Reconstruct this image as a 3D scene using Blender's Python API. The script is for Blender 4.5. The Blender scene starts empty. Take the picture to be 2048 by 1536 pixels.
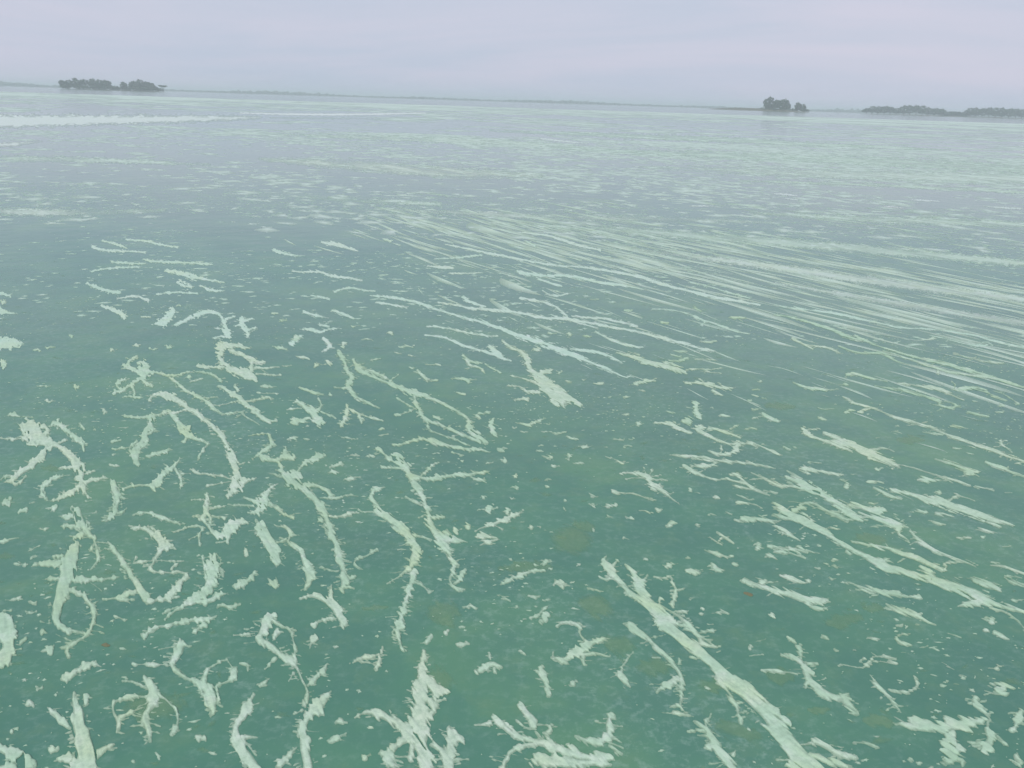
import bpy, bmesh, math, random
import numpy as np
from mathutils import Matrix, Vector

random.seed(7)
RNG = np.random.default_rng(7)
scene = bpy.context.scene
COL = scene.collection

# ------------------------------------------------------------------ camera
F_PX = 1773.0          # focal length in pixels of the 2048 px wide photograph
CAM_H = 2.2            # height of the lens above the water
PITCH = math.radians(17.67)
ROLL = math.radians(1.80)
_f = np.array([0, math.cos(PITCH), -math.sin(PITCH)])
_r0 = np.array([1.0, 0, 0])
_u0 = np.array([0, math.sin(PITCH), math.cos(PITCH)])
_r = math.cos(ROLL) * _r0 + math.sin(ROLL) * _u0
_u = -math.sin(ROLL) * _r0 + math.cos(ROLL) * _u0
cam_data = bpy.data.cameras.new('camera')
cam_data.sensor_width = 36.0
cam_data.lens = 36.0 * F_PX / 2048.0
cam_data.clip_start = 0.05
cam_data.clip_end = 40000.0
cam = bpy.data.objects.new('camera', cam_data)
COL.objects.link(cam)
cam.matrix_world = Matrix(((_r[0], _u[0], -_f[0], 0), (_r[1], _u[1], -_f[1], 0),
                           (_r[2], _u[2], -_f[2], CAM_H), (0, 0, 0, 1)))
scene.camera = cam

# ------------------------------------------------------------------ sky and sun
SUN_EL, SUN_AZ = math.radians(52), math.radians(205)   # behind the viewer, a little to the left
world = bpy.data.worlds.new('World')
scene.world = world
world.use_nodes = True
wt = world.node_tree
wt.nodes.clear()
def wn(t, **k):
    n = wt.nodes.new(t)
    for a, b in k.items():
        setattr(n, a, b)
    return n
w_out = wn('ShaderNodeOutputWorld')
w_sky = wn('ShaderNodeTexSky', sky_type='NISHITA', sun_disc=False)
w_sky.sun_elevation = SUN_EL
w_sky.sun_rotation = SUN_AZ
w_sky.air_density = 1.5
w_sky.dust_density = 3.0
w_bg1 = wn('ShaderNodeBackground'); w_bg1.inputs['Strength'].default_value = 0.10
wt.links.new(w_sky.outputs[0], w_bg1.inputs['Color'])
w_tc = wn('ShaderNodeTexCoord')
w_map = wn('ShaderNodeMapping'); w_map.inputs['Scale'].default_value = (1.0, 1.0, 9.0)
w_map.inputs['Rotation'].default_value = (0.0, math.radians(-3.0), 0.5)
wt.links.new(w_tc.outputs['Generated'], w_map.inputs['Vector'])
w_n1 = wn('ShaderNodeTexNoise'); w_n1.inputs['Scale'].default_value = 1.6
w_n1.inputs['Detail'].default_value = 6; w_n1.inputs['Roughness'].default_value = 0.55
w_n1.inputs['Distortion'].default_value = 0.6
wt.links.new(w_map.outputs[0], w_n1.inputs['Vector'])
w_r1 = wn('ShaderNodeValToRGB')
w_r1.color_ramp.elements[0].position = 0.35; w_r1.color_ramp.elements[0].color = (0.470, 0.552, 0.690, 1)
w_r1.color_ramp.elements[1].position = 0.67; w_r1.color_ramp.elements[1].color = (0.605, 0.605, 0.735, 1)
wt.links.new(w_n1.outputs['Fac'], w_r1.inputs[0])
w_bg2 = wn('ShaderNodeBackground'); w_bg2.inputs['Strength'].default_value = 1.0
wt.links.new(w_r1.outputs[0], w_bg2.inputs['Color'])
w_mix = wn('ShaderNodeMixShader'); w_mix.inputs[0].default_value = 0.90    # cloud cover
wt.links.new(w_bg1.outputs[0], w_mix.inputs[1])
wt.links.new(w_bg2.outputs[0], w_mix.inputs[2])
wt.links.new(w_mix.outputs[0], w_out.inputs['Surface'])

sun_d = bpy.data.lights.new('sun', 'SUN')
sun_d.energy = 1.5
sun_d.angle = math.radians(25)
sun_d.color = (1.0, 0.97, 0.92)
sun = bpy.data.objects.new('sun', sun_d)
COL.objects.link(sun)
_sd = Vector((math.sin(SUN_AZ) * math.cos(SUN_EL), math.cos(SUN_AZ) * math.cos(SUN_EL), math.sin(SUN_EL)))
sun.rotation_euler = _sd.to_track_quat('Z', 'Y').to_euler()
sun.location = (0, 0, 50)

vs = scene.view_settings
vs.view_transform = 'Standard'; vs.look = 'None'; vs.gamma = 1.0; vs.exposure = 0.12
vs.use_curve_mapping = False
scene.cycles.max_bounces = 5
scene.cycles.volume_bounces = 2
scene.cycles.transparent_max_bounces = 12
scene.cycles.caustics_reflective = False
scene.cycles.caustics_refractive = False
scene.cycles.use_denoising = True

# ------------------------------------------------------------------ helpers
def ground(u, v, z=0.0):
    """where the sight line through photograph point (u, v) meets the level z"""
    a = (np.asarray(u, float) - 1024.0) / F_PX
    b = (768.0 - np.asarray(v, float)) / F_PX
    dx = _f[0] + a * _r[0] + b * _u[0]
    dy = _f[1] + a * _r[1] + b * _u[1]
    dz = _f[2] + a * _r[2] + b * _u[2]
    t = (z - CAM_H) / np.minimum(dz, -1e-5)
    return dx * t, dy * t
def project(x, y, z=0.0):
    d0, d1, d2 = x, y, z - CAM_H
    zc = d0 * _f[0] + d1 * _f[1] + d2 * _f[2]
    return 1024 + F_PX * (d0 * _r[0] + d1 * _r[1] + d2 * _r[2]) / zc, 768 - F_PX * (d0 * _u[0] + d1 * _u[1] + d2 * _u[2]) / zc
def far_point(u, v, Y):
    a = (u - 1024.0) / F_PX; b = (768.0 - v) / F_PX
    d = _f + a * _r + b * _u
    t = Y / d[1]
    return d[0] * t, Y, CAM_H + d[2] * t

def _hash(ix, iy, seed):
    h = (ix.astype(np.int64) * 374761393 + iy.astype(np.int64) * 668265263 + seed * 974634777) & 0xFFFFFFFF
    h = ((h ^ (h >> 13)) * 1274126177) & 0xFFFFFFFF
    return ((h ^ (h >> 16)) & 0xFFFF) / 32767.5 - 1.0
def vnoise(x, y, seed=0):
    ix = np.floor(x); iy = np.floor(y)
    fx = x - ix; fy = y - iy
    fx = fx * fx * (3 - 2 * fx); fy = fy * fy * (3 - 2 * fy)
    a = _hash(ix, iy, seed); b = _hash(ix + 1, iy, seed)
    c = _hash(ix, iy + 1, seed); d = _hash(ix + 1, iy + 1, seed)
    return (a * (1 - fx) + b * fx) * (1 - fy) + (c * (1 - fx) + d * fx) * fy

def tag(o, label=None, cat=None, group=None, kind=None):
    if label: o['label'] = label
    if cat: o['category'] = cat
    if group: o['group'] = group
    if kind: o['kind'] = kind
    return o
def mesh_obj(name, verts, faces, mat, smooth=True, loc=(0, 0, 0), attr=None):
    me = bpy.data.meshes.new(name)
    me.from_pydata([tuple(map(float, p)) for p in verts], [], [tuple(map(int, q)) for q in faces])
    if attr is not None:
        at = me.attributes.new('depth', 'FLOAT', 'POINT')
        at.data.foreach_set('value', np.asarray(attr, np.float32))
    if smooth:
        me.polygons.foreach_set('use_smooth', [True] * len(me.polygons))
    me.materials.append(mat)
    me.update()
    o = bpy.data.objects.new(name, me)
    o.location = loc
    COL.objects.link(o)
    return o

# ------------------------------------------------------------------ materials
def new_mat(name):
    m = bpy.data.materials.new(name)
    m.use_nodes = True
    nt = m.node_tree
    nt.nodes.clear()
    out = nt.nodes.new('ShaderNodeOutputMaterial')
    return m, nt, out
def N(nt, t, ins=None, **k):
    n = nt.nodes.new(t)
    for a, b in k.items():
        setattr(n, a, b)
    for a, b in (ins or {}).items():
        if isinstance(b, bpy.types.NodeSocket):
            nt.links.new(b, n.inputs[a])
        else:
            n.inputs[a].default_value = b
    return n
def ramp(nt, fac, stops):
    n = nt.nodes.new('ShaderNodeValToRGB')
    cr = n.color_ramp
    while len(cr.elements) < len(stops):
        cr.elements.new(0.5)
    for e, (p, c) in zip(cr.elements, stops):
        e.position = p
        e.color = (*c, 1) if len(c) == 3 else c
    nt.links.new(fac, n.inputs[0])
    return n.outputs['Color']
def mixc(nt, fac, a, b):
    n = nt.nodes.new('ShaderNodeMix'); n.data_type = 'RGBA'
    for idx, val in ((0, fac), (6, a), (7, b)):
        if isinstance(val, bpy.types.NodeSocket):
            nt.links.new(val, n.inputs[idx])
        else:
            n.inputs[idx].default_value = (*val, 1) if isinstance(val, tuple) else val
    return n.outputs[2]

WIND = math.radians(-33.0)   # the wind rows run this far left of straight ahead
def water_material():
    m, nt, out = new_mat('green_lake_water')
    pos = N(nt, 'ShaderNodeNewGeometry').outputs['Position']
    mp = N(nt, 'ShaderNodeMapping', {'Vector': pos, 'Rotation': (0, 0, WIND)}, vector_type='POINT').outputs[0]
    st = N(nt, 'ShaderNodeMapping', {'Vector': mp, 'Scale': (1.0, 0.16, 1.0)}).outputs[0]
    big = N(nt, 'ShaderNodeTexNoise', {'Vector': pos, 'Scale': 0.55, 'Detail': 4.0, 'Roughness': 0.6}).outputs['Fac']
    col = ramp(nt, big, [(0.32, (0.074, 0.200, 0.138)), (0.52, (0.094, 0.240, 0.154)), (0.70, (0.122, 0.272, 0.148))])
    md = N(nt, 'ShaderNodeTexNoise', {'Vector': pos, 'Scale': 2.2, 'Detail': 5.0, 'Roughness': 0.65}).outputs['Fac']
    mdf = ramp(nt, md, [(0.40, (0.55, 0.55, 0.55)), (0.56, (0, 0, 0))])
    col = mixc(nt, mdf, col, (0.080, 0.208, 0.152))
    # loose algae hanging in the water, and films that the wind drew out into rows
    sp = N(nt, 'ShaderNodeTexNoise', {'Vector': pos, 'Scale': 5.5, 'Detail': 6.0, 'Roughness': 0.68}).outputs['Fac']
    spf = ramp(nt, sp, [(0.52, (0, 0, 0)), (0.78, (0.55, 0.55, 0.55))])
    col = mixc(nt, spf, col, (0.15, 0.27, 0.15))
    rows = N(nt, 'ShaderNodeTexNoise', {'Vector': st, 'Scale': 0.75, 'Detail': 7.0, 'Roughness': 0.66}).outputs['Fac']
    rowf = ramp(nt, rows, [(0.38, (0, 0, 0)), (0.62, (0.46, 0.46, 0.46))])
    fld = N(nt, 'ShaderNodeTexNoise', {'Vector': st, 'Scale': 0.035, 'Detail': 3.0, 'Roughness': 0.55}).outputs['Fac']
    fldf = ramp(nt, fld, [(0.32, (0.15, 0.15, 0.15)), (0.52, (1, 1, 1))])
    rf = N(nt, 'ShaderNodeMath', {0: rowf, 1: fldf}, operation='MULTIPLY').outputs[0]
    mot = N(nt, 'ShaderNodeTexNoise', {'Vector': pos, 'Scale': 21.0, 'Detail': 7.0, 'Roughness': 0.72}).outputs['Fac']
    motf = ramp(nt, mot, [(0.50, (0.06, 0.06, 0.06)), (0.76, (1, 1, 1))])
    rf = N(nt, 'ShaderNodeMath', {0: rf, 1: motf}, operation='MULTIPLY').outputs[0]
    col = mixc(nt, rf, col, (0.62, 0.76, 0.67))
    rgh = N(nt, 'ShaderNodeMath', {0: rf, 1: 0.5, 2: 0.07}, operation='MULTIPLY_ADD').outputs[0]
    w1 = N(nt, 'ShaderNodeTexNoise', {'Vector': mp, 'Scale': 2.6, 'Detail': 3.0}).outputs['Fac']
    w2 = N(nt, 'ShaderNodeTexNoise', {'Vector': mp, 'Scale': 14.0, 'Detail': 2.0}).outputs['Fac']
    b1 = N(nt, 'ShaderNodeBump', {'Height': w1, 'Strength': 0.12, 'Distance': 0.04}).outputs[0]
    b2 = N(nt, 'ShaderNodeBump', {'Height': w2, 'Strength': 0.06, 'Distance': 0.008, 'Normal': b1}).outputs[0]
    p = N(nt, 'ShaderNodeBsdfPrincipled', {'Base Color': col, 'Roughness': rgh, 'IOR': 1.33, 'Normal': b2})
    nt.links.new(p.outputs[0], out.inputs['Surface'])
    return m

def scum_material(name, lo, mid, hi, yellow, edge=0.48, rough=0.62, full=0.97, bump=0.5, streaky=False):
    m, nt, out = new_mat(name)
    pos = N(nt, 'ShaderNodeNewGeometry').outputs['Position']
    oi = N(nt, 'ShaderNodeObjectInfo').outputs['Random']
    n1 = N(nt, 'ShaderNodeTexNoise', {'Vector': pos, 'Scale': 9.0, 'Detail': 5.0, 'Roughness': 0.6}).outputs['Fac']
    col = ramp(nt, n1, [(0.30, lo), (0.50, mid), (0.68, hi)])
    n2 = N(nt, 'ShaderNodeTexNoise', {'Vector': pos, 'Scale': 3.1, 'Detail': 3.0}).outputs['Fac']
    yo = N(nt, 'ShaderNodeMath', {0: oi, 1: 0.16}, operation='MULTIPLY').outputs[0]
    ya = N(nt, 'ShaderNodeMath', {0: n2, 1: yo}, operation='ADD').outputs[0]
    yf = ramp(nt, ya, [(0.58, (0, 0, 0)), (0.80, (0.5, 0.5, 0.5))])
    col = mixc(nt, yf, col, yellow)
    dep = N(nt, 'ShaderNodeAttribute', attribute_name='depth').outputs['Fac']
    pick = N(nt, 'ShaderNodeMath', {0: N(nt, 'ShaderNodeMath', {0: oi, 1: 7.13}, operation='MULTIPLY').outputs[0]}, operation='FRACT').outputs[0]
    pal = ramp(nt, pick, [(0.55, (0, 0, 0)), (1.0, (0.4, 0.4, 0.4))])
    col = mixc(nt, pal, col, (hi[0] * 1.07, hi[1] * 1.0, hi[2] * 0.99))
    dim = ramp(nt, pick, [(0.0, (0.38, 0.38, 0.38)), (0.35, (0, 0, 0))])
    col = mixc(nt, dim, col, (lo[0] * 0.88, lo[1] * 0.92, lo[2] * 0.86))
    tk = ramp(nt, dep, [(0.0, (0.4, 0.4, 0.4)), (0.9, (0, 0, 0))])
    col = mixc(nt, tk, col, (lo[0] * 0.85, lo[1] * 0.92, lo[2] * 0.85))
    grain = N(nt, 'ShaderNodeTexNoise', {'Vector': pos, 'Scale': 38.0, 'Detail': 6.0, 'Roughness': 0.75}).outputs['Fac']
    grf = ramp(nt, grain, [(0.36, (0.6, 0.6, 0.6)), (0.56, (0, 0, 0))])
    col = mixc(nt, grf, col, tuple(0.84 * q for q in lo))
    fine = N(nt, 'ShaderNodeTexNoise', {'Vector': pos, 'Scale': 60.0, 'Detail': 4.0, 'Roughness': 0.7}).outputs['Fac']
    fs = N(nt, 'ShaderNodeMath', {0: fine, 1: 0.5}, operation='SUBTRACT').outputs[0]
    dd = N(nt, 'ShaderNodeMath', {0: fs, 1: 1.3, 2: dep}, operation='MULTIPLY_ADD').outputs[0]
    al = ramp(nt, dd, [(0.0, (edge,) * 3), (0.75, (full,) * 3)])
    if streaky:
        mp = N(nt, 'ShaderNodeMapping', {'Vector': pos, 'Rotation': (0, 0, WIND)}, vector_type='POINT').outputs[0]
        st = N(nt, 'ShaderNodeMapping', {'Vector': mp, 'Scale': (1.0, 0.2, 1.0)}).outputs[0]
        sn = N(nt, 'ShaderNodeTexNoise', {'Vector': st, 'Scale': 0.9, 'Detail': 8.0, 'Roughness': 0.7}).outputs['Fac']
        sf = ramp(nt, sn, [(0.34, (0.05,) * 3), (0.58, (1.0,) * 3)])
        al = N(nt, 'ShaderNodeMath', {0: al, 1: sf}, operation='MULTIPLY').outputs[0]
    bmp = N(nt, 'ShaderNodeBump', {'Height': fine, 'Strength': bump, 'Distance': 0.004}).outputs[0]
    p = N(nt, 'ShaderNodeBsdfPrincipled', {'Base Color': col, 'Roughness': rough, 'IOR': 1.33, 'Alpha': al, 'Normal': bmp})
    nt.links.new(p.outputs[0], out.inputs['Surface'])
    return m

def plain_noise_material(name, a, b, scale, rough=0.8, bump=0.0):
    m, nt, out = new_mat(name)
    pos = N(nt, 'ShaderNodeNewGeometry').outputs['Position']
    n1 = N(nt, 'ShaderNodeTexNoise', {'Vector': pos, 'Scale': scale, 'Detail': 5.0, 'Roughness': 0.6}).outputs['Fac']
    oi = N(nt, 'ShaderNodeObjectInfo').outputs['Random']
    s = N(nt, 'ShaderNodeMath', {0: oi, 1: 0.25, 2: n1}, operation='MULTIPLY_ADD').outputs[0]
    col = ramp(nt, s, [(0.35, a), (0.90, b)])
    p = N(nt, 'ShaderNodeBsdfPrincipled', {'Base Color': col, 'Roughness': rough})
    nt.links.new(p.outputs[0], out.inputs['Surface'])
    return m

M_WATER = water_material()
M_SCUM = scum_material('pale_algae_scum', (0.39, 0.56, 0.39), (0.49, 0.67, 0.49), (0.60, 0.71, 0.58), (0.54, 0.66, 0.37))
M_STREAK = scum_material('wind_drawn_scum', (0.48, 0.66, 0.53), (0.54, 0.71, 0.57), (0.62, 0.73, 0.65), (0.60, 0.72, 0.45), edge=0.4, bump=0.0)
M_WHITE = scum_material('whitish_scum_and_dashes', (0.60, 0.72, 0.66), (0.72, 0.80, 0.76), (0.80, 0.84, 0.82), (0.62, 0.74, 0.52), edge=0.0, full=0.9, bump=0.0)
M_SMEAR = scum_material('thin_pale_scum_smear', (0.66, 0.80, 0.72), (0.72, 0.83, 0.77), (0.78, 0.83, 0.80), (0.68, 0.81, 0.58), edge=0.2, full=0.80, bump=0.0)
M_BAND = scum_material('wide_thin_scum_film', (0.62, 0.79, 0.66), (0.68, 0.82, 0.71), (0.75, 0.83, 0.76), (0.66, 0.80, 0.54), edge=0.0, full=0.78, bump=0.0, streaky=True)
M_FILM = scum_material('olive_algae_film', (0.21, 0.40, 0.23), (0.26, 0.45, 0.25), (0.31, 0.49, 0.27), (0.29, 0.45, 0.22), edge=0.0, rough=0.25, full=0.36)
M_BROWN = plain_noise_material('orange_brown_leaf', (0.15, 0.17, 0.09), (0.22, 0.19, 0.10), 30.0)
M_LEAF = plain_noise_material('tree_foliage', (0.028, 0.050, 0.022), (0.070, 0.105, 0.040), 0.45)
M_BARK = plain_noise_material('tree_bark', (0.05, 0.04, 0.03), (0.11, 0.09, 0.07), 2.0)
M_LAND = plain_noise_material('island_ground', (0.07, 0.08, 0.04), (0.16, 0.15, 0.10), 0.2)

# ------------------------------------------------------------------ water
R_W = 9000.0
water = mesh_obj('lake_water', [(-R_W, -R_W, 0), (R_W, -R_W, 0), (R_W, R_W, 0), (-R_W, R_W, 0)], [(0, 1, 2, 3)], M_WATER, smooth=False)
tag(water, 'still green lake water reaching to the horizon', kind='structure')
# ------------------------------------------------------------------ islands, trees and the far shore
def crown_mesh(name, seed, lobes, n_leaf):
    """leaf clumps spread through several lobes; unit tree: height 1, half width about 0.5"""
    rg = np.random.default_rng(seed)
    V, Fc = [], []
    for _ in range(n_leaf):
        cx, cy, cz, rx, rz = lobes[rg.integers(len(lobes))]
        d = rg.normal(size=3); d /= np.linalg.norm(d)
        rad = rg.uniform(0.35, 1.0) ** 0.5 * rg.uniform(0.85, 1.12)
        c = np.array([cx + d[0] * rx * rad, cy + d[1] * rx * rad, cz + d[2] * rz * rad])
        a = rg.normal(size=3); a /= np.linalg.norm(a)
        b = np.cross(a, rg.normal(size=3)); b /= np.linalg.norm(b)
        s = rg.uniform(0.035, 0.075)
        i = len(V)
        for k in range(5):
            an = k * 2 * math.pi / 5
            rr = s * rg.uniform(0.7, 1.3)
            V.append(c + rr * (math.cos(an) * a + math.sin(an) * b))
        Fc.append((i, i + 1, i + 2, i + 3, i + 4))
    me = bpy.data.meshes.new(name)
    me.from_pydata([tuple(map(float, p)) for p in V], [], Fc)
    me.materials.append(M_LEAF)
    return me
def trunk_mesh(name, seed, lobes):
    rg = np.random.default_rng(seed)
    V, Fc = [], []
    def limb(p0, p1, r0, r1, n=4):
        i0 = len(V)
        for k in range(n + 1):
            t = k / n
            c = np.array(p0) * (1 - t) + np.array(p1) * t + (rg.normal(size=3) * 0.012 if 0 < k < n else 0)
            r = r0 * (1 - t) + r1 * t
            for j in range(6):
                an = j * math.pi / 3
                V.append((c[0] + r * math.cos(an), c[1] + r * math.sin(an), c[2]))
        for k in range(n):
            for j in range(6):
                a = i0 + k * 6 + j; b = i0 + k * 6 + (j + 1) % 6
                Fc.append((a, b, b + 6, a + 6))
    limb((0, 0, -0.02), (0.01, 0, 0.45), 0.035, 0.022)
    for l in lobes:
        limb((0.01, 0, 0.30 + 0.1 * rg.random()), (l[0], l[1], l[2]), 0.018, 0.005)
    me = bpy.data.meshes.new(name)
    me.from_pydata([tuple(map(float, p)) for p in V], [], Fc)
    me.materials.append(M_BARK)
    return me
LOBES = [
    [(-0.18, 0, 0.62, 0.28, 0.24), (0.2, 0.05, 0.58, 0.28, 0.25), (0.0, -0.1, 0.78, 0.27, 0.21), (0.05, 0.15, 0.42, 0.33, 0.22), (-0.25, 0.1, 0.40, 0.22, 0.18)],
    [(0, 0, 0.72, 0.33, 0.27), (-0.24, 0.08, 0.48, 0.25, 0.26), (0.25, -0.06, 0.5, 0.24, 0.24), (0.0, 0.0, 0.34, 0.36, 0.20)],
    [(0.08, 0, 0.80, 0.22, 0.19), (-0.15, 0.1, 0.64, 0.28, 0.22), (0.2, 0.0, 0.52, 0.27, 0.22), (-0.2, -0.1, 0.38, 0.28, 0.20), (0.1, 0.1, 0.28, 0.30, 0.16)],
    [(-0.1, 0, 0.70, 0.37, 0.26), (0.22, 0.0, 0.66, 0.25, 0.22), (0, 0.1, 0.40, 0.40, 0.24)],
]
CROWNS = [crown_mesh('crown', 30 + i, L, 520) for i, L in enumerate(LOBES)]
TRUNKS = [trunk_mesh('trunk', 60 + i, L) for i, L in enumerate(LOBES)]
SPREAD = [(-0.2, 0, 0.82, 0.26, 0.11), (0.22, 0, 0.86, 0.28, 0.11), (0.0, 0.1, 0.76, 0.25, 0.10)]
CROWNS.append(crown_mesh('crown', 41, SPREAD, 190)); TRUNKS.append(trunk_mesh('trunk', 71, SPREAD))
SHRUB = [(-0.2, 0, 0.42, 0.40, 0.34), (0.2, 0, 0.50, 0.36, 0.42), (0, 0.1, 0.3, 0.5, 0.28)]
CROWNS.append(crown_mesh('crown', 42, SHRUB, 300)); TRUNKS.append(trunk_mesh('trunk', 72, SHRUB))

def tree(u, v_top, v_base, w_px, Y, variant, label, group, name='tree', cat='tree'):
    x, y, zb = far_point(u, v_base, Y)
    scale = Y / F_PX / math.cos(PITCH)
    h = (v_base - v_top) * scale * 1.0
    w = w_px * scale / 0.9
    e = bpy.data.objects.new(name, None)
    COL.objects.link(e)
    e.location = (x, y, 0.3)
    e.rotation_euler = (0, 0, random.uniform(-0.6, 0.6) + (math.pi if random.random() < 0.5 else 0))
    e.scale = (w, w, h)
    e.empty_display_size = 0.3
    tag(e, label, cat, group)
    for nm, me in (('trunk', TRUNKS[variant]), ('crown', CROWNS[variant])):
        c = bpy.data.objects.new(nm, me)
        COL.objects.link(c)
        c.parent = e
    return e

def land(name, pts, depth, height, label):
    """a low bank: outline in (x, y) along its near shore, raised a little, sloping to the water"""
    n = len(pts)
    V, Fc = [], []
    rg = np.random.default_rng(len(label))
    rows = [(0.0, -0.4), (0.06, 0.35), (0.25, 1.0), (0.6, 1.0), (1.0, -0.4)]
    for (t, hz) in rows:
        for i, (x, y) in enumerate(pts):
            taper = min(1.0, 3.0 * min(i, n - 1 - i) / max(n - 1, 1) + 0.05)
            V.append((x, y + depth * t * taper, (hz * height * (0.8 + 0.4 * rg.random()) * taper) if hz > 0 else hz))
    for k in range(len(rows) - 1):
        for i in range(n - 1):
            a = k * n + i
            Fc.append((a, a + 1, a + n + 1, a + n))
    o = mesh_obj(name, V, Fc, M_LAND)
    tag(o, label, kind='structure')
    return o

Y1, Y2, Y3 = 1500.0, 1450.0, 1800.0
# left island: eight tall trees in one block, a gap with low growth, a second hump, a lone spreading tree
def zl(x): return 100 + x / 7.877
def yl(y): return 140 + y / 7.877
G1 = 'trees on the left island'
left_trees = [
    (205, 146, 262, 125, 0, 'tall tree at the left end of the wooded island on the left'),
    (300, 142, 266, 130, 1, 'second tree from the left end of the left wooded island'),
    (412, 116, 270, 135, 2, 'highest tree on the left wooded island, third from its left end'),
    (530, 132, 274, 140, 3, 'broad tree just right of the highest one on the left island'),
    (672, 131, 280, 130, 0, 'tree in the middle of the left block of the left island'),
    (785, 144, 284, 135, 1, 'second last tree before the dip in the left island'),
    (892, 148, 287, 140, 3, 'tree at the edge of the dip in the left island'),
    (1165, 178, 300, 105, 2, 'small tree standing alone in the dip of the left island'),
    (1310, 170, 306, 120, 0, 'first tree of the right hump on the left island'),
    (1420, 150, 310, 145, 1, 'tallest rounded tree of the right hump on the left island'),
    (1535, 178, 314, 130, 3, 'sloping tree right of the hump top on the left island'),
    (1625, 204, 318, 120, 2, 'last full tree towards the right end of the left island'),
]
for i, (x, t, b, w, va, lab) in enumerate(left_trees):
    tree(zl(x), yl(t), yl(b), w / 7.877, Y1 + random.uniform(-12, 12), va, lab, G1)
tree(zl(1785), yl(230), yl(322), 120 / 7.877, Y1 + 4, 4, 'thin open tree with flat top at the right tip of the left island', G1)
shr = [(250, 'left end'), (470, 'highest tree'), (600, 'left block middle'), (730, 'left block'), (850, 'dip edge'), (980, 'left side of the dip'),
       (1060, 'bottom of the dip'), (1240, 'right side of the dip'), (1370, 'hump'), (1480, 'hump top'), (1580, 'right slope'), (1690, 'thin tip tree')]
for x, where in shr:
    b = 266 + (x - 215) * 0.036
    tree(zl(x), yl(b - 66), yl(b + 4), 130 / 7.877, Y1 - 18, 5, 'low shrub on the left island waterline by the ' + where, 'shrubs on the left island', 'shrub', 'shrub')
pts = []
for i in range(25):
    u = zl(150 + i * 1700 / 24)
    x, y, z = far_point(u, 180, Y1 - 30)
    pts.append((x, y + 3 * math.sin(i * 1.7)))
land('left_island', pts, 60, 0.9, 'low bank of the wooded island on the left')

# small island on the right with its low spit
def zr(x): return 1480 + x / 7.877
def yr(y): return 180 + y / 7.877
G2 = 'trees on the small right island'
for (x, t, b, w, va, lab) in [
    (448, 130, 322, 165, 2, 'tallest tree on the small island right of the middle'),
    (560, 170, 326, 130, 0, 'tree between the tallest one and the broad one on the small right island'),
    (660, 158, 330, 180, 3, 'broad round tree on the small right island'),
    (725, 190, 332, 110, 1, 'lower tree at the right side of the round clump on the right island'),
    (905, 214, 345, 105, 2, 'little pointed tree near the right tip of the small island'),
    (975, 240, 348, 110, 1, 'lowest rounded tree at the right tip of the small island')]:
    tree(zr(x), yr(t), yr(b), w / 7.877, Y2 + random.uniform(-8, 8), va, lab, G2)
for x, where in ((400, 'left of the tallest tree'), (520, 'under the tallest tree'), (620, 'under the broad tree'), (830, 'in the gap before the little tree'), (1010, 'at the right tip')):
    b = 320 + (x - 400) * 0.04
    tree(zr(x), yr(b - 50), yr(b + 4), 120 / 7.877, Y2 - 12, 5, 'low shrub on the small right island ' + where, 'shrubs on the right island', 'shrub', 'shrub')
pts = []
for i in range(25):
    u = 1415 + i * (1622 - 1415) / 24
    x, y, z = far_point(u, 218, Y2 - 22)
    pts.append((x, y + 3 * math.sin(i * 2.1)))
land('right_spit', pts, 50, 3.4, 'low grassy spit and bank of the small island on the right')

# wooded points at the right edge
def zq(x): return 1700 + x / 5.885
def yq(y): return 180 + y / 5.885
G3 = 'trees on the wooded points at the right'
row = [(190, 225, 'left end of the first wooded point'), (255, 205, 'second from the left on the first wooded point'), (325, 206, 'third from the left on the first wooded point'),
       (400, 200, 'dark round crown of the first wooded point'), (470, 212, 'right of the dark crown on the first wooded point'), (545, 225, 'in the notch before the long flat row'),
       (625, 196, 'left end of the long flat row'), (700, 192, 'second of the long flat row'), (775, 195, 'middle of the long flat row'), (845, 198, 'fourth of the long flat row'),
       (915, 216, 'first of the lower end of the flat row'), (990, 222, 'second of the lower end of the flat row'), (1065, 232, 'last of the flat row before the gap'),
       (1400, 222, 'left end of the point at the picture edge'), (1475, 218, 'second on the point at the picture edge'), (1550, 220, 'third on the point at the picture edge'),
       (1630, 217, 'fourth on the point at the picture edge'), (1705, 218, 'fifth on the point at the picture edge'), (1785, 220, 'sixth on the point at the picture edge'),
       (1865, 224, 'third from the picture edge'), (1945, 230, 'second from the picture edge'), (2015, 236, 'at the right picture edge')]
for i, (x, t, lab) in enumerate(row):
    b = 281 + (x - 150) * 0.027
    tree(zq(x), yq(t), yq(b), 98 / 5.885, Y3 + random.uniform(-15, 15), i % 4, 'far hazy tree, ' + lab, G3)
for i, x in enumerate((1110, 1165, 1220, 1275, 1330)):
    b = 281 + (x - 150) * 0.027
    tree(zq(x), yq(b - 56), yq(b + 2), 150 / 5.885, Y3 - 5, 5, ['leftmost', 'second', 'middle', 'fourth', 'rightmost'][i] + ' low bush in the gap between the two wooded points', 'bushes between the wooded points', 'shrub', 'shrub')
pts = []
for i in range(40):
    u = zq(120 + i * 2500 / 39)
    x, y, z = far_point(u, 230, Y3 - 30)
    pts.append((x, y + 5 * math.sin(i * 1.3)))
land('right_shore', pts, 90, 1.2, 'low bank under the wooded points on the right')

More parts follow.
